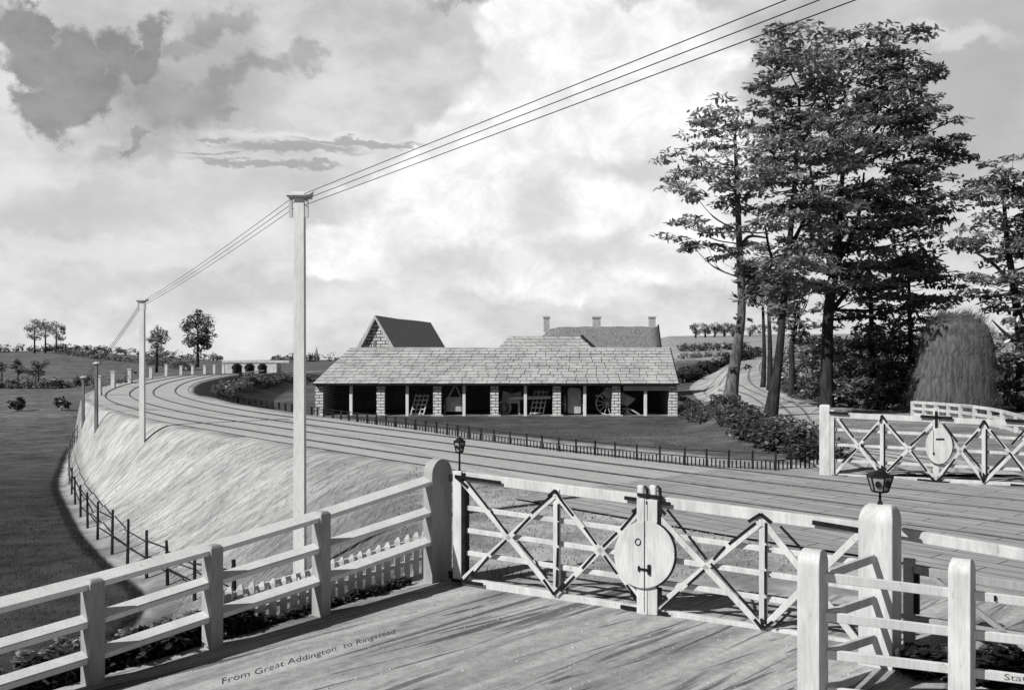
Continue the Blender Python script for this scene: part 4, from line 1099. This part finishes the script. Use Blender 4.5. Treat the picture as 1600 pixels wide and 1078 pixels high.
# tipped cart and plough
t = thing('tip_cart', (sx(958), SY + 1.5, GZ), 'two wheeled tip cart thrown back behind the sixth stone pier', 'cart')
wheel((sx(951), SY + .85, GZ + .8), .78, (.25,1,0), t, 12); wheel((sx(968), SY + 1.9, GZ + .8), .78, (.25,1,0), t, 12)
mb = MB(); mb.prism([(sx(942), SY + .95, GZ + 1.45), (sx(950), SY + .95, GZ + 1.95), (sx(972), SY + .95, GZ + 1.6), (sx(996), SY + .95, GZ + 1.1), (sx(984), SY + .95, GZ + .62), (sx(962), SY + .95, GZ + .8)], (0, 1.0, 0)); mb.build('body', M['cart'], t, bevel=.03)
for a, b in (((932, 1.35), (944, 1.25)), ((944, 1.95), (948, 2.2))): mb = MB(); mb.bar((sx(a[0]), SY + .9, GZ + a[1]), (sx(b[0]), SY + .9, GZ + b[1]), .08, .08); mb.build('shaft', M['cart_light'], t)
t = thing('plough', (sx(988), SY + .7, GZ), 'small wooden plough with a curved beam below the tipped cart', 'plough')
mb = MB(); mb.tube(bez([(sx(975), SY + .7, GZ + .45), (sx(985), SY + .68, GZ + .42), (sx(994), SY + .66, GZ + .24), (sx(1001), SY + .66, GZ + .04)]), .06, 7); mb.build('beam', M['cart'], t)
mb = MB(); mb.prism([(sx(976), SY + .64, GZ + .04), (sx(990), SY + .64, GZ + .04), (sx(982), SY + .64, GZ + .4)], (0,.06,0)); mb.build('share', M['cart'], t)

# ------------------------------------------------------------------ barn behind
def px3(u, v, d): return P(u, v, d)
ap, rb_ = P(587.5, 495, 80), P(667, 509, 104)
barn = thing('thatched_barn', (ap.x, 82, GZ), 'steep dark thatched barn with a pale stone gable behind the cart shed', 'barn')
dv = Vector((rb_.x - ap.x, rb_.y - ap.y, 0)).normalized(); nv = Vector((dv.y, -dv.x, 0))
hw, ez = 2.55, 1.15
def bp(al, sd_, z): q = Vector((ap.x, ap.y, 0)) + dv * al + nv * sd_; return Vector((q.x, q.y, z))
L_ = 26.5
mb = MB(); mb.prism([bp(0,-hw+.15,GZ-.3), bp(0,hw-.15,GZ-.3), bp(0,hw-.15,ez), bp(0,0,ap.z-.25), bp(0,-hw+.15,ez)], dv * .5); mb.build('gable_wall', M['stone_far'], barn)
mb = MB(); mb.prism([bp(.55,-hw+.15,GZ-.3), bp(.55,-hw+.6,GZ-.3), bp(.55,-hw+.6,ez), bp(.55,-hw+.15,ez)], dv * (L_-3)); mb.prism([bp(.55,hw-.6,GZ-.3), bp(.55,hw-.15,GZ-.3), bp(.55,hw-.15,ez), bp(.55,hw-.6,ez)], dv * (L_-3)); mb.build('side_wall', M['stone_far'], barn)
z1, z2 = ap.z, ap.z + .02
mb = MB()
v_ = []
for al, ins, zz in ((-.35, 0, z1), (L_*.35, 0, z1 - .05), (L_*.7, 0, z1 + .02), (L_, 0, z2)):
    v_ += [bp(al, -hw-.25, ez-.35), bp(al, -hw*.5, (ez + zz)/2 + .1), bp(al, 0, zz + .12), bp(al, hw*.5, (ez + zz)/2 + .1), bp(al, hw+.25, ez-.35)]
fs = []
for r in range(3):
    for c in range(4): fs.append((r*5+c, r*5+c+1, r*5+6+c, r*5+5+c))
n5 = len(v_); v_ += [bp(L_ + 3.2, -hw*.6, ez-.35), bp(L_ + 3.2, hw*.6, ez-.35)]
fs += [(15,16,n5), (16,17,n5), (17,n5+1,n5), (17,18,n5+1), (18,19,n5+1)]
mb.add(v_, fs); rf_ = mb.build('roof', M['thatch'], barn, smooth=False)
sm = rf_.modifiers.new('thickness', 'SOLIDIFY'); sm.thickness = .3; sm.offset = -1
mb = MB(); mb.bar(bp(-.02,-.12,2.75), bp(-.02,-.12,3.5), .2, .08, -dv); mb.build('slit_window', M['interior'], barn)

# stone roofed range behind the shed
rg_y = 77.0; kr = rg_y / F
rng_b = thing('farm_building', ((770+935)/2*kr - CX*kr, rg_y + 1, GZ), 'low farm range with a hipped stone slab roof between barn and farmhouse', 'farm building')
zr_, ze_ = EYE + 13.5 * kr, 1.4; ya, yb = rg_y - 2.6, rg_y + 2.6
xa, xb = (796 - CX) * kr, (908 - CX) * kr
mb = MB(); mb.box(xa - 2.0, xb + 2.0, ya + .3, yb - .3, GZ - .3, ze_); mb.build('wall', M['stone_far'], rng_b)
mb = MB(); mb.add([(xa-2.3,ya,ze_),(xb+2.4,ya,ze_),(xb+2.4,yb,ze_),(xa-2.3,yb,ze_),(xa,rg_y,zr_),(xb,rg_y,zr_)], [(0,1,5,4),(1,2,5),(2,3,4,5),(3,0,4),(3,2,1,0)]); mb.build('roof', M['slab'], rng_b)
mb = MB(); mb.bar((xb, rg_y - .05, zr_ + .03), (xb + 2.42, ya - .05, ze_ + .03), .1, .26); mb.build('hip_edge', M['dark_wood'], rng_b)

# farmhouse
fy = 92.0; kf = fy / F
def fx(u): return (u - CX) * kf
fh = thing('farmhouse', (fx(940), fy, GZ), 'thatched farmhouse with three square chimneys behind the cart shed', 'farmhouse')
zrd = EYE + 28.5 * kf; fze = 1.6
mb = MB(); mb.box(fx(852), fx(1026), fy - 2.6, fy + 2.6, GZ - .3, fze); mb.build('wall', M['stone_far'], fh)
mb = MB(); mb.add([(fx(1027), fy - 2.6, fze), (fx(1027), fy + 2.6, fze), (fx(1027), fy, zrd - .1), (fx(1025), fy - 2.6, fze), (fx(1025), fy + 2.6, fze), (fx(1025), fy, zrd - .1)], [(0,1,2),(5,4,3),(0,3,4,1),(1,4,5,2),(2,5,3,0)]); mb.build('gable_wall', M['plaster'], fh)
xs_ = np.linspace(fx(846), fx(1027.5), 14); v_ = []; fs = []
for i, x_ in enumerate(xs_):
    e = 1.0 if i else .0; zz = zrd + random.uniform(-.05, .05) - (0.9 if i == 0 else (.25 if i == 1 else 0))
    for yy, z_ in ((-3.1, fze - .35), (-2.5, fze + .6), (-1.2, fze + (zz - fze) * .68), (-.35, zz - .08), (0, zz), (.35, zz - .08), (1.2, fze + (zz - fze) * .68), (3.1, fze - .35)): v_.append((x_, fy + yy, z_))
for i in range(13):
    for c in range(7): fs.append((i*8+c, i*8+c+1, i*8+9+c, i*8+8+c))
fs.append((7,6,5,4,3,2,1,0)); fs.append(tuple(13*8+c for c in range(8)))
mb = MB(); mb.add(v_, fs); mb.build('roof', M['thatch_pale'], fh, smooth=True)
for u0, u1 in ((848.5, 859.5), (925, 939), (1013, 1024.5)):
    mb = MB(); x0, x1 = fx(u0) + .06, fx(u1) - .06; zt = EYE + 42 * kf; zb = zrd - .5
    mb.box(x0, x1, fy - .36, fy + .36, zb, zt); ch = mb.build('chimney', M['cream'], fh)
    mb = MB(); mb.box(x0 - .07, x1 + .07, fy - .43, fy + .43, zt + .002, zt + .16); mb.build('cap', M['cream'], ch)
mb = MB(); mb.bar((fx(1028.5), fy - 3.1, fze - .3), (fx(1028.5), fy, zrd + .1), .1, .3); mb.bar((fx(1028.5), fy, zrd + .1), (fx(1028.5), fy + 3.1, fze - .3), .1, .3); mb.build('verge', M['dark_wood'], fh)

# ------------------------------------------------------------------ arched bridge, spire, small rail
by = 156.0; kb = by / F
def bx(u): return (u - CX) * kb
def bz(v): return EYE - (v - CY) * kb
br_ = thing('arched_bridge', (bx(392), by, bz(581)), 'low pale stone bridge of three arches at the far end of the railway curve', 'bridge')
mb = MB()
arch = [(363, 378), (383, 397.5), (403.5, 417)]
def wallbox(u0, u1, v0, v1): mb.box(bx(u0), bx(u1), by, by + 3, bz(v1), bz(v0))
edges_ = [350] + [e for a in arch for e in a] + [432]
for i in range(0, len(edges_), 2): wallbox(edges_[i], edges_[i+1], 569.4, 590)
mb.box(bx(350), bx(432), by + .002, by + 2.99, bz(569.4) + .0, bz(567.2))
for a, b in arch:
    cx_ = (a + b) / 2; r = (b - a) / 2; pts = [(bx(cx_ + r * math.cos(t)), by, bz(576 - 6.5 * math.sin(t))) for t in np.linspace(0, math.pi, 15)]
    for p, q in zip(pts[:-1], pts[1:]): mb.add([p, q, (q[0], by, bz(569.4)), (p[0], by, bz(569.4)), (p[0], by+3, p[2]), (q[0], by+3, q[2])], [(0,1,2,3), (0,4,5,1)])
mb.build('arcade', M['bridge'], br_)
mb = MB(); mb.box(bx(347), bx(452), by - .12, by + 3.1, bz(566.9), bz(563.4)); mb.build('parapet', M['white_old'], br_)
mb = MB(); mb.box(bx(351), bx(431), by + 2.4, by + 2.9, bz(590), bz(569.5)); mb.build('arch_backing', M['grey_wood'], br_)
mb = MB()
for a, b in arch:
    cx_ = (a + b) / 2; r = (b - a) / 2
    mb.tube([(bx(cx_ + (r+.3) * math.cos(t)), by - .03, bz(576 - 7 * math.sin(t))) for t in np.linspace(.5, math.pi, 12)], .12, 5)
mb.build('arch_ring', M['dark_wood'], br_)
sp_d = 900.0; c = P(494.5, 560, sp_d); sb = hz(c.x, c.y)
t = thing('church_spire', (c.x, c.y, sb), 'tiny church spire on the skyline left of the cart shed', 'church spire')
mb = MB(); zt = P(494, 541.5, sp_d).z; zs = P(494, 556, sp_d).z
mb.box(c.x-1.7, c.x+1.7, c.y-1.7, c.y+1.7, sb - 1, zs); mb.build('tower', M['spire'], t)
mb = MB(); mb.add([(c.x-1.6,c.y-1.6,zs+.01),(c.x+1.6,c.y-1.6,zs+.01),(c.x+1.6,c.y+1.6,zs+.01),(c.x-1.6,c.y+1.6,zs+.01),(c.x,c.y,zt)], [(3,2,1,0),(0,1,4),(1,2,4),(2,3,4),(3,0,4)]); mb.build('spire', M['spire'], t)
a, b = ground(376, 597), ground(412, 591)
t = thing('rail_fence', a, 'short white rail fence with a dark end post beyond the curve', 'fence')
mb = MB(); mb.box(a.x-.16, a.x+.16, a.y-.1, a.y+.1, a.z-.2, a.z+.95); mb.build('end_post', M['dark_wood'], t)
mb = MB(); mb.bar(a + Vector((.1,0,.85)), b + Vector((0,0,.85)), .16, .12); mb.bar(a + Vector((.1,0,.3)), b + Vector((0,0,.3)), .3, .1, (0,-1,0)); mb.build('rail', M['white_old'], t)

# ------------------------------------------------------------------ white cross-barred fence and rick at right
wf = thing('barred_fence', ground(1426, 648), 'low white fence with two rows of openings behind the far gate', 'fence')
fpx = [(1426,627,649),(1444,628,651),(1463,629,653),(1482,630.5,655.5),(1501,632,658),(1523,634,661.5),(1546,637,665.5),(1566,641,670),(1588,647,676),(1612,655,683),(1640,665,692)]
fp = []
for u, vt, vb in fpx:
    g = ground(u, vb); h = (vb - vt) * g.y / F; fp.append((g, h)); mb = MB(); mb.box(g.x-.07, g.x+.07, g.y-.05, g.y+.05, g.z-.1, g.z+h); mb.build('post', M['white'], wf)
for f in (.1, .52, .94):
    for (a, ha), (b, hb_) in zip(fp[:-1], fp[1:]): mb = MB(); mb.bar(a + Vector((0,-.06,ha*f)), b + Vector((0,-.06,hb_*f)), .12, .05, (0,-1,0)); mb.build('bar', M['white'], wf)
rk_d = 43.5
rk = P(1505, 640, rk_d); rz = hz(rk.x, rk.y)
t = thing('hay_rick', (rk.x, rk.y, rz), 'large rounded rick of old hay between the trees behind the far gate', 'hay rick')
prof = [(590, 1.0, -46, 46), (640, 1.0, -68, 68), (605, 1.0, -62, 66), (575, 1.0, -52, 64), (535, .95, -44, 60), (508, .85, -36, 52), (498, .6, -24, 34), (495, .3, -12, 20)]
vs, fs = [], []; n_ = 28
for v, kk, l, r_ in prof[1:]:
    zz = P(1505, v, rk_d).z if v < 640 else rz - .2
    cx_ = rk.x + (l + r_) / 2 / F * rk_d; rx = (r_ - l) / 2 / F * rk_d
    for k in range(n_):
        a = 2*math.pi*k/n_; e = .8
        vs.append((cx_ + rx * math.copysign(abs(math.cos(a))**e, math.cos(a)) + random.uniform(-.04,.04), rk.y + 1.5 * kk * math.copysign(abs(math.sin(a))**e, math.sin(a)) + 1.2, zz + random.uniform(-.04,.04)))
for r in range(len(prof)-2):
    for k in range(n_): fs.append((r*n_+k, r*n_+(k+1)%n_, (r+1)*n_+(k+1)%n_, (r+1)*n_+k))
fs.append(tuple((len(prof)-2)*n_ + k for k in range(n_)))
mb = MB(); mb.add(vs, fs); stack = mb.build('stack', M['hay'], t, smooth=True)
# loose straws over the rick
n = 5200; ia = RNG.integers(0, len(fs)-1, n); V = np.array(vs)
Cp = np.array([V[list(fs[i])].mean(0) for i in ia]) + RNG.normal(size=(n,3)) * np.array([.16,.05,.16])
Aa = np.stack([RNG.normal(.12,.05,n), -np.abs(RNG.normal(0,.03,n)), RNG.normal(.2,.06,n)], 1); Bb = np.stack([np.full(n,.012), np.zeros(n), np.zeros(n)], 1)
scatter_mesh('loose_straw', Cp, Aa, Bb, RNG.uniform(.04,.2,n), M['blade'], t, True)

# ------------------------------------------------------------------ trees
TR = 'trees beside the farm lane'
tree('slender pale trunked tree nearest the cart shed, its loose crown leaning left', 46, [(1139,640,27),(1146,585,19),(1154,530,15),(1159,480,13),(1156,400,11),(1152,300,8),(1148,200,4)],
     [(1150,170,52,30),(1112,200,36,26),(1142,232,85,42),(1110,290,72,36),(1165,290,72,50),(1085,350,50,22),(1062,374,38,20),(1105,397,48,18),(1188,365,58,42),(1060,310,30,20),(1075,250,40,25)], 108, .74, 46, .17, .062, .07, .19,
     [[(1156,390,6,0),(1170,370,5,0),(1200,372,3,.5)], [(1155,405,6,0),(1120,382,5,-.3),(1060,390,3,-.6)], [(1156,410,6,0),(1185,425,5,0),(1215,410,3,.6)], [(1153,300,6,0),(1110,270,4,0),(1070,250,2,0)]], 'bark_pale', 'lane_tree', TR, .24, 30, extra=[(lambda q: (q.x, q.y - .25, q.z, .16, .12, .13))(P(u, v, 46)) for u, v in ((1146,462),(1149,495),(1166,470),(1169,500),(1145,440),(1142,576),(1166,573),(1150,512),(1162,455))])
tree('dark tree with leaning trunk at the lane edge, right of the slender tree', 42, [(1203,658,25),(1213,590,15),(1220,530,12),(1224,480,10),(1233,390,9),(1243,270,7),(1250,140,4)],
     [(1252,68,55,30),(1218,100,36,20),(1252,125,68,40),(1235,185,58,38),(1268,235,80,48),(1232,295,62,42),(1255,350,72,42),(1232,415,60,45),(1210,470,34,22)], 175, .85, 64, .165, .06, .05, .15,
     [[(1233,390,7,0),(1260,340,5,.5),(1290,300,3,1)], [(1228,440,7,0),(1205,400,5,0),(1195,350,3,0)]], 'bark', 'lane_tree', TR, .24, 24)
tree('biggest tree of the clump, forked dark trunk behind the far gate post', 49, [(1290,650,27),(1292,580,20),(1294,500,17),(1303,425,15),(1308,400,12),(1312,340,9),(1318,250,6)],
     [(1372,68,68,32),(1400,120,58,45),(1338,150,80,50),(1385,200,92,50),(1450,190,44,22),(1462,240,42,38),(1362,275,105,50),(1432,320,70,50),(1330,340,85,52),(1400,395,92,50),(1340,430,80,40),(1442,445,52,36),(1285,420,50,45)], 330, .95, 76, .18, .066, .04, .13,
     [[(1303,420,11,0),(1282,370,8,0),(1272,300,6,0),(1262,240,3,0)], [(1305,415,11,0),(1330,370,8,.3),(1345,320,6,.6),(1350,270,3,.8)], [(1296,490,9,0),(1325,455,6,.4),(1345,440,3,.6)]], 'bark', 'lane_tree', TR, .22, 34)
tree('thin straight trunked tree right of the forked tree', 53, [(1364,640,12),(1363,560,9),(1361,480,7),(1358,400,4)], [(1345,470,48,36),(1375,525,45,30),(1350,575,48,28),(1330,520,40,28)], 50, .8, 60, .17, .065, .04, .12, (), 'bark', 'lane_tree', TR, .28, 12)
tree('dark fir like tree beside the hay rick', 52, [(1426,648,12),(1424,560,9),(1421,480,6),(1420,420,3)], [(1420,425,34,32),(1424,480,50,30),(1424,535,42,24),(1428,580,40,20),(1430,616,48,16)], 60, .75, 66, .19, .06, .035, .11, (), 'bark', 'fir_tree', TR, .26, 16)
tree('small dark tree just behind the leaning trunk', 58, [(1237,628,13),(1238,580,9),(1237,540,8),(1248,492,5)], [(1248,488,42,36),(1262,540,36,28),(1230,450,40,30)], 40, .8, 55, .18, .07, .045, .13, (), 'bark', 'lane_tree', TR, .28, 12)
tree('thin far trunk at the lane bend, the right one of two', 66, [(1203,598,9),(1203,540,7),(1201,480,5)], [(1204,452,30,26),(1190,425,26,18),(1215,490,20,14)], 22, .85, 55, .26, .11, .025, .06, (), 'bark', 'lane_tree', TR, .45, 8)
tree('thin far trunk at the lane bend, the left one of two', 70, [(1193,593,8),(1194,545,6),(1192,480,4)], [(1190,465,22,14),(1182,440,22,16)], 14, .8, 50, .26, .11, .03, .07, (), 'bark', 'lane_tree', TR, .45, 6)
tree('dark limbed tree at the right edge of the picture above the white fence', 46, [(1603,665,24),(1598,600,20),(1594,520,15),(1583,440,11),(1573,370,8),(1567,290,4)],
     [(1562,266,42,20),(1542,308,44,30),(1592,325,52,48),(1548,370,44,28),(1600,420,62,48),(1548,425,34,18),(1535,458,26,10),(1600,480,50,36),(1582,545,40,24),(1572,590,34,22),(1610,620,50,30),(1650,380,50,90)], 175, .82, 60, .165, .062, .05, .15,
     [[(1585,450,8,0),(1555,415,5,0),(1525,395,3,0)], [(1596,540,8,0),(1570,520,5,0),(1550,500,2,0)]], 'bark', 'lane_tree', TR, .24, 26)
# underwood below them
def gp2(u, v): g = ground(u, v); return (g.x, g.y)
UW = 'dark undergrowth below the trees'
def at_depth(u, d): return ((u - CX) / F * d, d)
shrub('underwood', 'tall dark underwood behind the forked tree and the far gate', 'underwood', [at_depth(1300, 58), at_depth(1360, 57), at_depth(1450, 56)], 1.6, 3.9, 110, .8, 70, .18, .07, .035, .12, UW, .5)
shrub('underwood', 'bright topped underwood along the right side of the lane', 'underwood', [at_depth(1222, 74), at_depth(1250, 66), at_depth(1300, 60)], 1.4, (2.6, 3.6), 80, .8, 70, .18, .07, .05, .18, UW, .5)
shrub('underwood', 'dark low growth at the foot of the big trees beside the lane', 'underwood', [at_depth(1222, 66), at_depth(1262, 56), at_depth(1320, 49), at_depth(1420, 47)], .8, 1.3, 80, .5, 60, .14, .06, .03, .10, UW, .5)
shrub('underwood', 'dark growth under the tree at the right edge', 'underwood', [at_depth(1570, 50), at_depth(1640, 48), at_depth(1720, 46)], 1.2, 3.2, 60, .8, 65, .17, .06, .035, .12, UW, .5)

# hedges
shrub('hedge', 'dark bushy hedge running down from the shed corner to the far gate post', 'hedge', [gp2(1068,642), gp2(1110,658), gp2(1160,680), gp2(1210,700), gp2(1250,712), gp2(1278,722)], .75, (1.25,.6), 250, .38, 65, .085, .04, .02, .07, None, .6)
shrub('hedge', 'dark hedge on the left verge of the climbing lane', 'hedge', [gp2(1062,600), gp2(1090,586), gp2(1130,572), gp2(1165,562), gp2(1190,556)], .9, 1.2, 110, .8, 40, .25, .12, .015, .05, None, .6)
def far_hedge(label, px, h, n, cr, lo=.015, hi=.05):
    shrub('hedge', label, 'hedge', [gp2(u, v) for u, v in px], .8, h, n, cr, 26, cr*.3, cr*.14, lo*1.7, hi*1.8, None, .7)
far_hedge('dark hedge across the meadow at far left, under the two small trees', [(-60,604),(20,607),(90,607),(150,604),(198,600)], 1.3, 120, .9)
far_hedge('hedge slanting down the left hill toward the white posts', [(92,553),(150,561),(200,566),(250,572),(300,580)], 1.9, 110, 1.2)
far_hedge('skyline hedge along the top of the left hill', [(-60,551),(60,549),(150,551),(240,558),(345,564)], 2.0, 170, 1.6, .03, .07)
far_hedge('curving dark hedge between the railway curve and the small field', [(340,618),(360,609),(385,602),(420,597),(470,594),(500,597)], .55, 150, .5)
far_hedge('far hedge below the church spire', [(425,568),(470,565),(540,565)], 2.2, 60, 1.5, .02, .05)
far_hedge('upper hedge across the pale right hand fields', [(1058,549),(1110,548),(1170,545)], 1.2, 60, 1.0, .03, .06)
far_hedge('lower faint hedge across the pale right hand fields', [(1058,562),(1100,558),(1140,556)], .7, 40, .7, .05, .09)
far_hedge('skyline hedge on the right hill', [(1035,526),(1080,524),(1160,521),(1215,521)], 2.2, 80, 1.5, .04, .08)
# weeds by the road fence
shrub('weeds', 'dark weeds at the foot of the roadside fence near the picture edge', 'weeds', [(-5.3,7.2), (-4.3,8.9), (-3.4,10.1), (-3.0,10.65)], .22, .28, 150, .13, 55, .05, .024, .008, .03, None, .7)
shrub('weeds', 'pale leafed weeds behind the lower rail of the roadside fence', 'weeds', [(-4.9,9.3), (-4.1,10.1), (-3.5,11.0)], .15, .42, 34, .11, 50, .04, .02, .05, .15, None, .7)
shrub('weeds', 'dark tufts along the foot of the white pickets', 'weeds', [(-3.0,10.45), (-2.2,11.55), (-1.35,12.7)], .06, .10, 80, .075, 45, .04, .018, .01, .035, None, .7)
shrub('weeds', 'black growth added as the shade under the near right fence', 'weeds', [(3.75,9.3), (4.6,9.1), (6.0,8.9)], .35, .22, 60, .16, 50, .06, .03, .006, .02, None, .6)  # near black leaves put in as the shade below the rails

# ------------------------------------------------------------------ far trees
HT = 'trees on the left hill'
def ftree(label, d, u, vb, vt, ells, n, cr, group, lo=.03, hi=.075, nm='hill_tree', w=5, per=45):
    tree(label, d, [(u, vb, w), (u, (vb+vt)/2, w*.7), (u, vt, w*.3)], ells, n, cr, per, cr*.28, cr*.12, lo*1.5, hi*1.6, (), 'bark', nm, group, .75, 6)
ftree('leftmost of the three thin trees on the left skyline', 330, 54, 546, 510, [(54,514,12,15)], 24, 1.3, HT, .06, .12, w=3)
ftree('middle one of the three thin trees on the left skyline', 330, 71, 546, 510, [(72,514,9,13)], 18, 1.2, HT, .06, .12, w=3)
ftree('rightmost of the three thin trees on the left skyline', 330, 88, 546, 512, [(92,517,10,14)], 20, 1.2, HT, .06, .12, w=3)
ftree('medium round tree on the left slope by the second telegraph pole', 200, 245, 562, 530, [(246,522,11,10),(246,532,15,10),(245,541,13,7)], 30, .95, HT, .04, .1, w=4)
ftree('largest tree on the left hill, ragged crown near the bridge', 230, 309, 562, 515, [(308,496,15,10),(312,507,22,11),(298,510,12,6),(310,522,22,9),(309,540,19,9),(309,531,20,7)], 62, 1.3, HT, .022, .06, w=5)
YT = 'young trees by the meadow hedge'
ftree('young spindly tree at the left edge above the meadow hedge', 165, 3, 606, 575, [(2,574,8,10)], 8, .7, YT, .01, .03, w=3)
ftree('young spindly tree second from the left edge above the meadow hedge', 165, 28, 606, 575, [(28,567,9,6),(28,577,10,8)], 14, .6, YT, .01, .03, w=3)
ftree('young tree with slanting leaf sprays above the meadow hedge', 165, 60, 606, 575, [(60,568,13,6),(58,578,14,8)], 18, .65, YT, .01, .03, w=3)
for u, lab, ru in ((27, 'round bush standing alone in the meadow near the left edge', 13), (97, 'round bush in the meadow left of the small telegraph poles', 13)):
    g = ground(u, 642); cl = []
    t = thing('meadow_bush', g, lab, 'bush', 'bushes in the meadow'); s_ = g.y / F
    for _ in range(18):
        a = random.uniform(0, 2*math.pi); r = random.random()**.5
        cl.append((g.x + math.cos(a)*r*ru*.75*s_, g.y + random.uniform(-.5,.5), g.z + (12 + math.sin(a)*r*10)*s_, .38, .38, .24))
    C, A, B, T_ = foliage(cl, 26, .2, .1, .012, .08); scatter_mesh('foliage', C, A, B, T_, M['leaf'], t)
    mb = MB(); mb.tube([g + Vector((0,0,-.05)), g + Vector((0,0,12*s_))], [.06,.03], 6); mb.build('stem', M['bark'], t)
RT_ = 'row of trees on the right skyline'
for i, (u, ru) in enumerate(((1087,8),(1102,8),(1117,8),(1132,8),(1145,7))):
    ftree(['first tree from the left of the row on the right skyline','second tree from the left of the skyline row','middle tree of the skyline row at right','fourth tree of the skyline row at right','tree of the skyline row nearest the slender trunk'][i], 345, u, 523, 512, [(u,512,ru,7),(u,518,ru+1,4)], 24, .95, RT_, .035, .075, w=3)
ftree('low spreading skyline tree seen between the trunks', 345, 1172, 521, 512, [(1172,514,14,6),(1188,514,10,6)], 18, 1.2, RT_, .04, .08, w=3)

# grit and small stones lying on the road
n = 2600
q = np.stack([RNG.uniform(-4.2, 4.2, n), RNG.uniform(5.5, 12.6, n)], 1)
ok = (((q - np.array([-.7, 12.55])) @ np.array([.51, .86])) < -.1) & (((q - np.array([-3.82, 8.97])) @ np.array([.81, -.585])) > .12)
q = q[ok]; mb = MB()
for x_, y_ in q:
    r = abs(random.gauss(.006, .005)) + .003; z_ = .021
    p5 = [(x_ + r*random.uniform(.7,1.2)*math.cos(a), y_ + r*random.uniform(.7,1.2)*math.sin(a), z_ - .004) for a in (0, 1.3, 2.5, 3.8, 5.1)]
    mb.add(p5 + [(x_ + r*.2, y_, z_ + r*.7)], [(0,1,5),(1,2,5),(2,3,5),(3,4,5),(4,0,5)])
o = mb.build('gravel', grey_mat('road_grit', .16, .5, 40), None); tag(o, 'loose grit and small stones on the cart road', 'gravel', kind='stuff')
